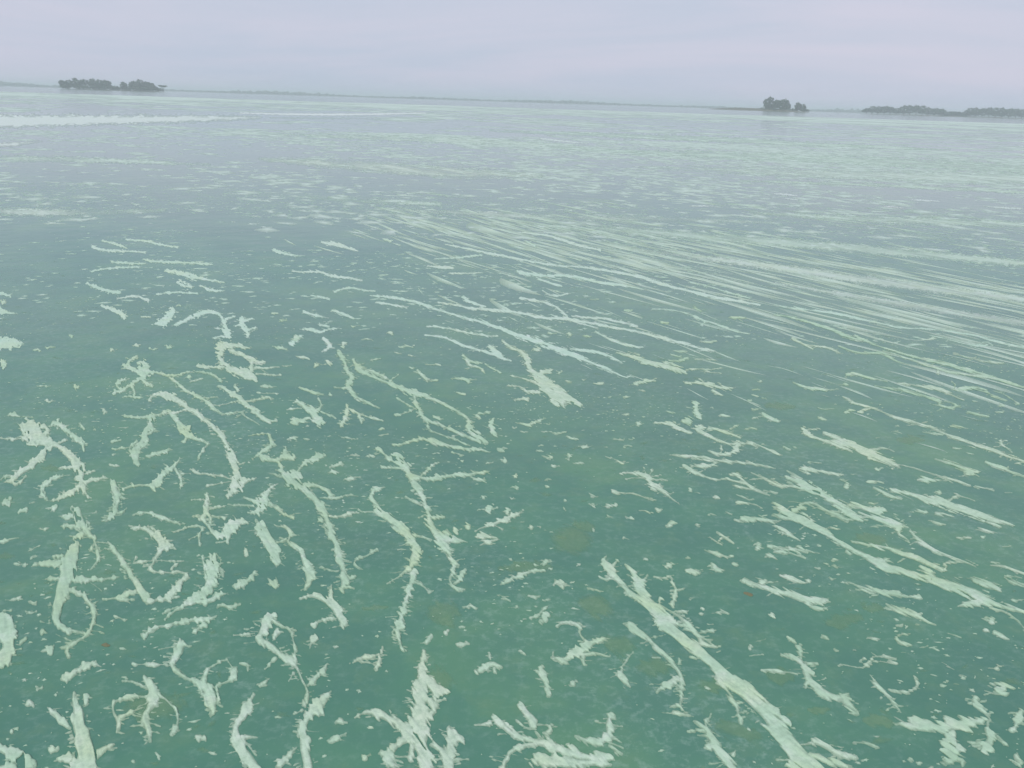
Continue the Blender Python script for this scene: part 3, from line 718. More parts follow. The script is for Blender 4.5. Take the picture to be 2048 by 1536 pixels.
('R', 'strand with a fan-shaped foot touching the right wing of the bird shape', None, '1360,610,80 1430,700,60 1500,790,40 1570,860,60 1550,940,60 1560,1030,50 1600,1100,130 1600,1200,170 1560,1260,120|1600,1230,100 1490,1210,50|1680,1110,50 1800,1210,60|1540,800,20 1610,775,12'),
('R', 'blocky patch cut by the right edge, bottom right', None, '2000,780,120 2000,900,110 1900,1010,40'),
('R', 'oval patch at the right edge, lowest one', None, '1940,1380,120 2010,1480,70'),
('K', 'club-shaped piece lying left of the Y-headed strand', None, '500,730,30 570,735,28 660,745,16 790,770,14'),
('K', 'ragged zigzag piece right of the foot of the largest strand', None, '940,1320,50 1040,1360,70 1120,1420,40 1190,1440,40 1270,1460,16'),
('K', 'thin bent twig left of the bird-shaped mat', None, '1260,1330,25 1340,1335,20 1450,1375,12'),
('K', 'thick frayed strand above the Y-headed strand, right of centre', 'thick frayed strand', '360,0,18 470,40,30 540,75,60 640,90,50 760,120,60 860,160,70 960,165,70 1030,180,25|500,30,50 530,0,30'),
('K', 'short patch tucked under the end of the thick frayed strand', None, '900,215,18 960,225,30 1030,230,30'),
('K', 'knotty strand, upper of the two between thick frayed and widest strands', 'knotty strand', '1210,20,16 1290,40,25 1390,80,35 1490,100,40 1580,110,35 1680,140,18 1790,130,45|1280,80,14 1370,90,16|1580,90,18 1630,105,20'),
('K', 'slanting strand just below the knotty strand', None, '1520,190,20 1600,240,40 1700,270,40 1780,300,40 1850,345,25 1925,360,14|1760,290,25 1810,270,16'),
('J', 'long diagonal strand swelling to a fat belly near the right edge', 'fat-bellied strand', '-16,-179,12 84,-119,45 154,-79,60 244,-39,70 300,0,55 400,50,42 500,120,42 610,190,50 720,240,45 820,300,55 900,330,80 1000,370,60 1120,400,45 1230,420,60 1340,460,80 1450,500,100 1560,540,120 1660,570,120 1740,610,80 1850,660,35 2040,710,30 2140,740,25|1330,440,30 1260,390,45 1190,340,18|1700,620,50 1600,650,70 1510,670,20|1770,680,16 1900,700,25 1990,780,18 2060,860,20|600,220,50 630,250,14|880,300,25 940,275,14|-6,-89,12 74,-59,40 164,-39,35 224,-29,40'),
('H', 'yellow-tipped arm just left of the fat-bellied strand', None, '760,1180,50 860,1180,35 960,1190,30 1050,1205,16|760,1190,30 710,1195,12'),
('H', 'wavy strand above the upper end of the fat-bellied strand', None, '1170,1120,30 1240,1090,40 1240,1050,25 1330,1050,30 1430,1110,25 1520,1150,25 1600,1190,28 1670,1190,25|1130,1035,8 1250,1045,14|1470,1120,14 1600,1135,14'),
('H', 'bold straight strand with broad upper half, right of centre', 'bold straight strand', '1120,840,40 1220,880,60 1310,930,75 1390,970,60 1480,1030,40 1570,1080,50 1650,1140,45 1750,1200,14|1120,790,12 1240,860,20'),
('H', 'forked thin strand joining the bold straight strand from the left', None, '830,800,18 920,840,22 1000,880,28 1060,910,35 1180,920,14 1270,940,12|820,855,12 920,850,14'),
('I', 'humped strand right of the lower end of the bold straight strand', 'humped strand', '620,1060,20 700,1080,30 800,1110,50 880,1115,40|700,1130,14 800,1170,30 900,1200,70 990,1220,80 1040,1230,50 1010,1290,35 1110,1365,12|790,1240,10 930,1240,14'),
('I', 'strand below the humped strand, ending in a zigzag', 'zigzag-ended strand', '1120,1280,18 1170,1340,50 1220,1380,60 1290,1430,45 1380,1470,35 1500,1510,35 1590,1539,28 1660,1574,12|1590,1539,18 1480,1534,16 1390,1539,25 1420,1579,25 1385,1605,16'),
('J', 'even slim strand between the fat-bellied strand and the zigzag-ended strand', None, '650,140,12 780,170,22 900,185,35 1000,215,30 1100,255,40 1200,290,28 1310,335,25 1375,378,18|910,150,12 930,185,20'),
('I', 'long thick strand reaching the right edge, fourth row from the bottom', 'thick right edge strand', '960,940,25 1060,960,30 1160,990,45 1260,1020,50 1360,1040,50 1450,1080,55 1560,1110,55 1650,1140,55 1740,1170,55 1850,1200,30 1960,1240,14|1740,1190,20 1850,1245,14|1420,1040,25 1480,990,30 1560,1000,16 1650,1030,10'),
('I', 'short thick strip at the upper end of the thick right edge strand', None, '810,930,25 880,960,45 960,1000,40 1040,1020,16'),
('I', 'long thin straight line of scum crossing to the right edge', 'long thin line', '560,180,10 620,210,25 680,240,30 760,260,25 850,290,16 960,335,18 1060,365,28 1180,400,20 1300,440,18 1420,490,25 1560,545,30 1680,585,25 1800,620,22 1920,670,22 2040,710,22 2140,750,20|690,300,12 740,290,25 790,270,20'),
('I', 'crocodile-shaped mat with open jaws, right side', 'crocodile-shaped mat', '240,440,25 270,490,40 340,520,20 450,550,25 550,590,25 640,630,18|240,450,14 370,445,14|400,480,18 490,510,45 570,550,45 660,590,70 740,620,80 800,650,60 880,680,60 960,720,45 1040,765,10|790,610,30 930,600,14 990,630,14|780,680,40'),
('I', 'slim strand trailing from the tail of the crocodile-shaped mat', None, '1000,730,12 1100,750,16 1220,790,16 1340,825,18 1420,845,40 1500,870,35 1600,905,16'),
('I', 'tadpole-shaped strip below the crocodile-shaped mat', 'tadpole strip', '200,770,18 270,775,50 340,785,30 430,795,25 500,810,30 570,815,16'),
('I', 'arrow-headed strand below the long thin line, right side', 'arrow-headed strand', '1330,690,10 1400,710,22 1500,740,14 1570,780,25 1620,800,55 1670,795,14|1600,810,30 1545,830,14'),
('I', 'slim strand at the right edge just below the long thin line', None, '1730,710,18 1800,740,25 1870,760,30 1960,800,22 2040,830,20 2100,850,15'),
('I', 'looping strand with a small eye-shaped hole, upper right', 'eye-ended strand', '820,90,10 940,105,14 1070,125,18 1180,155,22 1280,185,22 1370,220,30 1340,240,16 1400,265,20 1500,265,25 1470,230,16 1400,215,14'),
('I', 'strand crossing just above the eye-ended strand', None, '1000,70,8 1100,75,12 1200,95,22 1320,105,35 1400,140,18 1550,205,14'),
('I', 'thin double strand right of the eye-ended strand', None, '1460,50,10 1490,90,10 1460,130,16 1560,105,25 1620,100,25 1700,110,14 1780,160,14 1900,210,10|1800,130,10 1880,150,10 2000,235,14'),
('I', 'short tapering strand above the open jaws of the crocodile shape', None, '160,60,10 250,100,20 350,120,25 490,120,10'),
('H', 'flowing strand with a dark green fan under its middle, right of centre', 'fan-bellied strand', '405,455,70 460,490,20 540,535,22 620,560,22 720,570,28 830,560,25 910,585,25 1000,625,35 1070,660,14|720,580,60 680,640,35 600,660,25 540,650,16 480,620,10|580,650,12 580,590,12'),
('H', 'short tapering strand pointing at the head of the fan-bellied strand', None, '40,395,12 110,395,30 190,415,45 270,455,25 330,480,16'),
('H', 'small upright clump above the head of the fan-bellied strand', None, '370,240,45 370,300,40 405,335,45'),
('H', 'small round tuft left of the head of the fan-bellied strand', None, '270,375,30 310,378,60'),
('H', 'short forked strand right of the head of the fan-bellied strand', None, '480,440,25 570,455,25 660,475,22 740,515,18|660,440,14 730,410,10'),
('H', 'long needle-like strand below the fan-bellied strand', 'needle-like strand', '160,655,10 250,665,18 370,670,16 470,680,20 570,700,30 690,715,25 830,725,20 1020,765,8|340,690,12 460,700,14 540,705,14|350,745,16 440,750,25 510,750,30 550,710,14'),
('H', 'tadpole-like strand with wiry tail under the needle-like strand', None, '280,750,25 330,780,35 370,810,22 430,835,12 530,860,10 640,850,14'),
('H', 'tangled forked strand left of the bold straight strand', 'tangled forked strand', '660,815,16 710,820,25 770,870,30 830,930,40 920,970,25 970,985,10|620,850,14 690,870,18 770,890,20|690,910,12 760,930,35 840,940,20|930,945,10 1040,970,10'),
('H', 'small spindle below the tangled forked strand', None, '710,980,10 770,1000,22 820,1030,12'),
('H', 'short kinked bar under the tangled forked strand, lower of two', None, '710,1050,18 860,1055,18 915,1090,10'),
('H', 'hatchet-shaped piece with pinkish head, below the yellow-tipped arm', None, '1000,1235,12 1080,1260,60 1150,1310,30 1230,1360,14'),
('H', 'slanting fringed strand alone right of the picture centre', 'fringed strand', '290,65,18 430,65,30 530,90,40 600,110,35 680,110,12|510,120,20 590,165,16|410,30,12 440,60,20'),
('H', 'cluster of parallel strips left of the knotty strand', 'parallel strips', '960,1400,18 1050,1410,20 1120,1420,14|1140,1420,18 1220,1430,40 1290,1460,16|1010,1450,14 1120,1450,22 1270,1500,14|1050,1412,20 1120,1440,30 1180,1425,18|1290,1445,14 1400,1460,10'),
('H', 'small wrinkled strip left of the parallel strips', None, '480,1440,16 520,1460,35 580,1480,25 650,1495,14'),
('H', 'small knot of twigs up left of the wrinkled strip', None, '500,1330,14 560,1370,25 600,1390,20|550,1300,14 600,1330,25 680,1385,14|590,1330,20 575,1365,20'),
('G', 'flower-like burst with a long stem, right of centre', 'flower burst', '1400,600,14 1480,600,30 1560,620,25 1620,630,50 1640,700,40 1700,720,50 1780,780,28 1880,855,10|1600,620,14 1580,560,8|1620,620,14 1660,570,8|1640,630,14 1730,610,8|1640,645,16 1780,660,10|1600,640,14 1440,645,10|1690,710,25 1720,690,12'),
('G', 'thin wavy strip just below the flower burst', None, '1330,750,25 1420,765,14 1500,765,22 1580,790,18 1670,825,12'),
('G', 'rising spindle-shaped strand in the open middle', 'rising spindle', '210,1075,10 290,1040,25 380,1010,40 460,980,40 530,940,35 595,915,14|380,1030,14 440,1060,10'),
('G', 'small Z-shaped piece under the rising spindle', None, '240,1105,40 310,1120,35 400,1140,20 330,1160,35 260,1185,14'),
('G', 'small yellowish moustache-shaped piece in the middle', None, '550,190,12 640,205,30 700,190,30 770,150,10'),
('E', 'star-shaped critter-like patch with five legs, centre left', 'five-legged patch', '380,825,30 440,870,30 510,920,90 530,960,80 590,1010,60|560,810,14 590,850,22 560,900,25|300,900,14 430,890,16|480,970,40 380,1010,25|330,975,14 400,985,14|590,915,14 650,940,16 700,970,12'),
('E', 'upside-down V of thin strands right of the five-legged patch', 'upside-down V', '800,870,35 790,950,35 750,1040,25|810,890,22 890,935,20 980,965,18 1090,990,14|890,960,16 910,1005,30'),
('E', 'chain-like crooked strand left of the long double strand', 'chain-like strand', '730,440,50 770,500,30 790,580,30 840,620,45 820,670,40 800,720,40 850,790,30 920,830,20 1000,860,20 1060,890,14|700,715,10 800,725,14'),
('E', 'short crooked piece above the chain-like strand', None, '600,310,25 640,350,25 660,390,22 590,420,14'),
('E', 'long double strand enclosing open water, centre', 'long double strand', '850,490,30 880,560,40 950,600,30 1050,650,25 1150,690,30 1250,730,45 1330,760,55 1420,785,30 1530,830,30 1630,880,35 1720,930,28 1800,990,25 1800,1060,50 1860,1110,60 1940,1170,35|1340,780,25 1370,870,28 1420,950,30 1460,1000,25 1560,1020,20 1660,1070,22 1750,1110,22 1880,1160,25|1450,1010,18 1455,1065,18 1560,1100,14 1700,1150,14 1810,1195,14|890,545,14 1000,590,16 1110,640,14|1140,670,14 1220,610,10|1200,940,14 1290,920,16 1360,890,14|1200,810,12 1360,900,12|1500,960,25 1550,970,25'),
('E', 'smooth wave-like strand under the long double strand', 'wave-like strand', '1170,1190,12 1260,1180,25 1340,1150,28 1440,1140,22 1530,1160,40 1620,1200,28 1740,1220,28 1880,1225,22 1970,1245,10|1650,1250,14 1750,1275,12'),
('E', 'short slanting bar above the five-legged patch', None, '410,720,22 480,745,28 600,780,14'),
('E', 'small lizard-shaped piece above the right part of the long double strand', None, '1740,450,18 1790,500,30 1790,540,18 1900,560,25 1920,600,18|1790,500,16 1870,520,18'),
('E', 'thin slanting bar right of the lizard-shaped piece', None, '1930,525,14 1990,560,16 2050,595,12'),
('E', 'small upright clump right of the end of the long double strand', None, '1990,970,30 1975,1060,60 2010,1110,25'),
('E', 'spindle left of the fan of parallel streaks, upper middle', None, '680,85,18 760,115,22 850,155,10'),
('E', 'pinkish spindle above the yellowish winged piece, upper middle', None, '440,100,18 520,120,30 620,145,10'),
('E', 'yellowish winged piece above the chain-like strand', None, '430,240,12 530,245,25 590,265,25 640,240,16 710,235,12|570,205,18 650,215,14'),
('E', 'small slanted tuft left of the yellowish winged piece', None, '340,360,40 390,320,25 430,290,12'),
('P', 'long strand swelling in the middle, centre of the fan of streaks', 'middle fan streak', '120,560,10 220,565,14 310,580,16 390,598,16 470,630,14 560,655,16 650,685,16 740,705,16 830,735,18 920,765,18 990,795,28 1080,820,35 1180,860,35 1280,900,40 1360,930,25 1450,970,16 1540,1005,18 1610,1040,14 1640,1030,12|1290,870,14 1400,885,14 1470,890,18 1590,950,12'),
('P', 'long straight streak above the middle one of the fan', 'upper fan streak', '520,600,10 620,615,14 700,635,16 800,640,16 920,650,16 1020,665,18 1120,690,18 1240,695,22 1340,710,20 1440,725,14 1540,750,14 1660,765,18 1760,790,18 1850,815,18 1960,840,14 2048,870,14 2130,885,8|1000,575,12 1100,590,16 1180,610,16 1240,650,16 1270,685,14|1300,680,10 1440,690,14 1560,705,14 1680,740,10|1340,720,12 1450,750,10'),
('P', 'short thick dash at the left start of the upper fan streak', None, '660,570,18 720,605,18 790,625,10'),
('P', 'short thin streak at the far left of the fan of streaks', None, '150,600,10 230,610,16 330,630,10'),
('P', 'lower streak of the fan with a swollen right end', 'lower fan streak', '440,790,14 540,800,16 640,840,18 740,875,16 840,905,18 940,940,10|810,850,14 840,880,45 890,920,18|450,740,10 560,745,14 660,775,14 760,790,12 860,800,8'),
('M', 'ragged broom-shaped mat at the lower end of the fan of streaks', 'broom-shaped mat', '20,540,20 90,600,18 200,640,25 230,700,60 220,740,45 270,800,50 330,860,80 390,920,110 450,970,120 520,1000,90 600,1030,50 660,1070,35|340,800,50 400,790,50 430,775,14|100,825,10 220,855,20 300,890,30|70,905,14 180,915,14 220,960,25 320,960,30|500,1040,40 530,1085,16|440,1030,50 480,1060,35|120,1025,16 230,1015,35'),
('M', 'short tapering streak below the upper fan streak, right part', None, '780,465,14 870,515,20 960,550,22 1060,580,20 1170,595,10'),
('M', 'cigar-shaped strand with thin tail right of the broom-shaped mat', 'cigar-shaped strand', '960,640,14 1080,670,20 1170,700,40 1260,725,45 1360,745,45 1450,770,45 1520,795,30|1520,780,12 1640,765,12 1700,780,10 1810,765,8|1050,630,10 1140,660,14'),
('M', 'thin bending streak above the cigar-shaped strand, right of centre', 'thin bending streak', '1250,280,12 1390,285,14 1530,310,14 1630,360,20 1740,390,14 1850,430,16 1960,470,12 2048,480,8|1680,380,14 1660,410,14'),
('P', 'very long thin streak from upper middle towards the right', 'very long thin streak', '560,260,8 680,285,12 800,310,14 900,330,14 1040,355,14 1200,385,12 1340,390,12 1480,410,14 1600,430,16 1730,460,18 1850,500,20 1960,530,18 2100,560,18 2250,590,18 2400,615,14'),
('P', 'streak with a ragged head just below the very long thin streak', None, '980,420,14 1060,440,25 1160,445,18 1280,440,16 1400,470,18 1500,490,16 1600,500,12 1720,525,8|1090,455,10 1180,490,12 1240,505,10'),
('M', 'parallel streak above the right end of the very long thin streak', None, '1560,60,14 1700,90,14 1830,130,14 1950,165,14 2048,190,14'),
('N', 'smooth long streak reaching the right edge, upper right', 'smooth right edge streak', '0,655,12 150,680,14 300,700,16 450,715,18 600,745,20 700,770,18 850,800,16 1050,845,14 1250,850,14 1400,865,14 1550,890,14 1700,920,18 1850,970,18 2030,1000,18 2120,1015,14'),
('N', 'double streak running to the right edge below the smooth one', 'double right edge streak', '0,735,10 150,755,12 300,800,16 420,835,20 520,880,28 620,920,30 720,950,14|660,905,16 760,955,18 880,1000,16 1000,1040,18 1120,1070,18 1240,1105,18 1380,1135,20 1500,1165,22 1620,1200,22 1760,1240,22 1900,1285,20 2020,1325,20 2120,1350,14'),
('N', 'wavy streak just under the left half of the double streak', None, '530,990,10 620,1030,14 710,1055,16 850,1045,12 930,1065,16 980,1105,18 1100,1145,10'),
('N', 'streak running close below the double streak, right part', None, '900,1030,12 1050,1080,14 1200,1130,16 1320,1165,20 1400,1200,16 1600,1230,16 1750,1250,10|1340,1170,14 1345,1210,25'),
('N', 'short streak with a hooked left end, left of the eye-ended strand', None, '590,1230,20 650,1215,18 750,1245,18 930,1280,14'),
('N', 'pair of short ragged streaks left of the wavy streak', None, '150,930,18 240,975,22 310,1020,14|260,985,10 330,990,12 450,1005,18 540,1050,14'),
('N', 'thin streak with a looped right end near the right edge', None, '1280,905,8 1400,925,14 1550,970,16 1680,995,14 1740,985,20|1680,975,12 1740,955,12 1790,985,14'),
('N', 'reddish short streak near the right edge', None, '1470,1055,10 1600,1090,16 1750,1120,16 1880,1130,12'),
('N', 'short streak with bright thick right tip, upper right', None, '1050,930,8 1150,945,10 1240,940,14 1300,930,20'),
# ---- upper left
('O', 'faint forked streak, highest of the left group', 'upper left streaks', '540,565,14 600,590,16 720,590,10 850,600,12'),
('O', 'faint arched streak right of the forked one, upper left', None, '740,525,10 860,530,14 930,555,14 1040,570,8|600,530,10 690,555,14 740,575,8'),
('O', 'long level streak in the upper left group', None, '840,640,8 900,655,18 1040,655,12 1240,670,14|650,655,10 750,665,12 850,665,10'),
('O', 'thin level streak just below the long level one, upper left', None, '540,710,10 640,690,12 820,685,10'),
('O', 'thick short streak right end of the upper left group', None, '975,705,25 1040,720,25 1110,735,35 1180,755,18 1310,775,10'),
('O', 'arrow-like short streak below the upper left group', None, '510,780,10 580,810,18 640,825,25 700,835,22'),
('O', 'small oval patch below the thick short streak, upper left', None, '1050,775,30 1110,800,25'),
('O', 'small dash right of the oval patch, upper left', None, '1180,795,14 1240,825,14 1310,825,8'),
('O', 'thin level dash below the oval patch, upper left', None, '920,845,8 1020,830,14 1150,840,8'),
('O', 'short ragged dash left of the thin level dash, upper left', None, '690,870,10 800,850,12 870,880,14'),
('O', 'short slanting dash in the upper middle left', None, '1600,585,16 1660,605,18 1740,620,8'),
('O', 'pinkish ragged streak in the upper middle', None, '1880,540,12 1960,550,25 2040,575,18 2090,590,8'),
('O', 'thin streak with a hooked middle, upper middle left', None, '1710,710,8 1800,715,12 1880,712,14 1950,745,20 2040,745,12 2120,765,8'),
('O', 'small wedge cut by the left edge, upper left', None, '-20,835,25 60,855,12'),
('S', 'short bright streak below the left start of the very long thin streak', None, '870,520,10 960,525,16 1040,535,18'),
('S', 'hairline streak below the short bright one, upper middle', None, '1010,570,8 1150,568,12 1240,566,8'),
('S', 'hairline meeting the very long thin streak from the left', None, '920,470,8 1050,465,12 1240,445,12'),
('S', 'wing-shaped faint streak, upper middle', None, '240,695,12 340,660,16 420,685,12 500,690,8'),
('S', 'thin faint dash left of the wing-shaped streak, upper middle', None, '80,720,10 200,745,14'),
('S', 'tiny slanted dash high in the upper middle', None, '570,335,10 620,350,16'),
('S', 'tiny hooked dash near the green field, upper middle', None, '1540,350,10 1600,380,14'),
('S', 'yellowish streak at the left end of the green streaky field', None, '1520,290,12 1700,310,16 1780,340,18 1950,390,20 2048,410,14'),
# ---- more on the left and lower edges
('B', 'tall ragged patch cut by the left edge, lower left', 'left edge slab', '-20,470,60 20,500,90 50,600,110 60,700,90 40,800,80 20,840,25'),
('B', 'short log-like piece below the wishbone mat', None, '420,930,40 520,880,35 620,825,45 660,830,15'),
('B', 'long strip with a broad right end, below the plume mat', None, '990,630,45 1040,580,25 1150,560,28 1290,525,28 1400,530,60 1470,500,14|1400,560,40 1310,615,18'),
('B', 'curved slug-shaped piece right of the plume mat', None, '1610,290,25 1690,265,45 1730,230,35 1750,190,14'),
('B', 'lumpy patch in the bottom left corner', None, '-30,1400,60 40,1420,80 130,1470,110 230,1500,80|60,1530,70 0,1550,60'),
('B', 'thick rooted trunk of scum at the bottom edge, leftmost', 'leftmost bottom trunk', '500,1030,30 500,1090,50 540,1150,100 540,1250,100 580,1350,110 590,1450,140 560,1580,170|320,1120,14 370,1170,60 430,1220,40 490,1260,25|650,1450,90 720,1400,50 765,1375,14|590,1050,40 580,1100,30|480,1460,60 400,1475,25'),
('B', 'octopus-shaped mat with curled arms, bottom left', 'octopus-shaped mat', '985,930,25 1020,990,60 1040,1060,80 1030,1120,55 985,1190,40 1010,1270,40 1030,1360,25|1000,1000,30 930,955,18 830,940,14|1000,1050,25 910,1045,20 820,1060,22 765,1100,28 770,1160,28 810,1210,40 795,1295,14|820,1185,20 900,1160,22 980,1125,18|1080,1040,25 1160,1090,22 1215,1140,28 1210,1230,30 1170,1310,14'),
('B', 'swan-necked mat with a ring on its back, bottom left', 'swan-necked mat', '1230,660,35 1230,730,60 1190,800,55 1160,840,25 1210,890,30 1310,940,30 1390,980,60 1440,1040,110 1460,1110,70 1460,1170,25|1140,835,12 910,835,14|1240,690,20 1300,705,14|1200,710,10 1080,730,8|1390,980,30 1390,890,40 1430,850,18 1530,780,22 1580,840,14 1600,890,40 1570,940,30 1480,970,16 1480,1010,30|1640,830,14 1690,830,16 1690,870,12|1610,870,20 1540,850,8'),
('B', 'wriggling trunk leaving the bottom edge below the triangular frame', None, '1730,1040,12 1690,1100,60 1680,1170,70 1620,1230,35 1620,1310,80 1640,1400,110 1700,1480,100 1770,1580,90|1670,1330,50 1750,1330,14'),
('B', 'loose strip right of the foot of the plume mat', None, '1500,430,30 1580,440,35 1640,425,15'),
('C', 'small hooked pin above the leaf-shaped mat', None, '270,650,45 240,720,14'),
('C', 'small crab-like piece left of the spired root mat', None, '530,815,16 600,790,35 680,765,14 730,760,40 690,850,25|735,750,30 742,715,12'),
('C', 'loose curd-like cluster right of the spire', None, '1400,870,60 1470,820,60 1540,850,40|1460,750,30 1465,790,30|1490,860,40 1490,880,40'),
('C', 'upright curd-like cluster below the whale-shaped mat', None, '1820,850,40 1830,900,60 1850,960,50 1870,1020,40'),
('C', 'tiny splinter just above the spire', None, '1065,630,25 1030,690,16'),
('D', 'small oval under the foot of the fork-footed strand', None, '1180,1165,20 1240,1170,35 1300,1185,25'),
('J', 'flat strip at the right edge above the fat belly, upper of two', None, '1770,330,14 1860,340,30 1950,370,30 2030,400,25 2080,410,20'),
('J', 'forked strip at the right edge above the fat belly, lower of two', None, '1890,430,18 1940,470,30 2030,500,18 2070,505,14|1910,420,12 2030,440,14'),
('J', 'oblong patch just above the fat belly of the strand', None, '1620,425,14 1680,460,45 1760,490,60 1850,525,35 1860,540,14'),
('J', 'small plump strip left of the thick frayed strand end', None, '60,415,14 140,445,40 210,480,35 280,465,20'),
('J', 'spidery piece near the right edge, above the bird-shaped mat', None, '1780,1305,14 1870,1320,40 1950,1345,25|1860,1350,60|1720,1350,10 1810,1385,25 1910,1390,14'),
('I', 'short bar right of the eye-ended strand', None, '1590,300,22 1670,325,24 1760,340,20'),
('I', 'small hooked piece above the right end of the long thin line', None, '1850,540,25 1890,590,20 1950,640,12|1860,545,12 1900,540,10'),
('I', 'small shoe-shaped piece left of the arrow-headed strand', None, '1170,860,20 1230,865,45 1290,865,22 1360,862,10'),
('H', 'small boomerang piece right of the upright clump', None, '920,320,16 970,360,30 1050,380,14'),
('M', 'small spread-winged piece below the end of the middle fan streak', None, '1080,895,10 1170,880,35 1250,860,10'),
('M', 'small ragged piece above the tail of the cigar-shaped strand', None, '1390,700,14 1480,710,16 1540,680,16|1400,655,12 1480,675,10'),
('M', 'small hooked yellow-green piece under the very long thin streak', None, '350,130,8 440,180,20 550,155,16'),
('E', 'small upright forked piece above the middle of the double strand', None, '1370,580,16 1420,630,30 1460,670,14'),
('E', 'small ragged dash below the lizard-shaped piece', None, '1650,640,12 1750,650,25 1850,655,10|1780,660,20 1790,680,25'),
('E', 'small hooked dash above the end of the long double strand', None, '1970,920,12 1840,935,20 1880,970,18'),
]
WHITE_MATS = [
('Z', 'broad whitish scum band far out at the left, widest far band', 'Z', '-160,246,34 -60,244,32 60,242,27 200,240,22 300,239,20 420,237,15 520,235,8'),
('Z', 'thin whitish scum line far out in the middle', 'Z', '480,226,3 600,229,5 720,229,5 850,226,3'),
('Z', 'second thin whitish line far out, just right of the widest band', 'Z', '540,236,3 640,236,5 760,238,3'),
('Z', 'pale greenish band at the left edge below the widest far band', 'Z', '-120,297,15 0,291,13 60,285,7 85,283,3'),
('Z', 'short whitish scum line far out right of the middle', 'Z', '1080,277,3 1130,283,4 1175,287,2'),
('Q', 'bright white dash, middle of the far right white dashes', 'Q', '470,278,7 540,281,13 615,288,7'),  # white dashes from here on, short strips in the whitish colour
('Q', 'tiny white dash right below the middle bright dash, far right', 'Q', '540,308,6 620,314,8'),
('Q', 'leftmost bright white dash of the far right dashes', 'Q', '-70,356,6 0,355,11 85,356,6'),
('Q', 'long white dash left of the one at the right edge', 'Q', '1330,314,6 1430,320,12 1515,325,6'),
('Q', 'lower short white dash of the far right dashes', 'Q', '1160,358,6 1220,360,9 1285,368,6'),
('Q', 'white dash touching the right edge, far right', 'Q', '1790,355,6 1900,367,14 2030,370,11'),
('P', 'white dash in the upper middle above the green field', 'P', '780,72,6 830,71,10 885,73,5'),
]
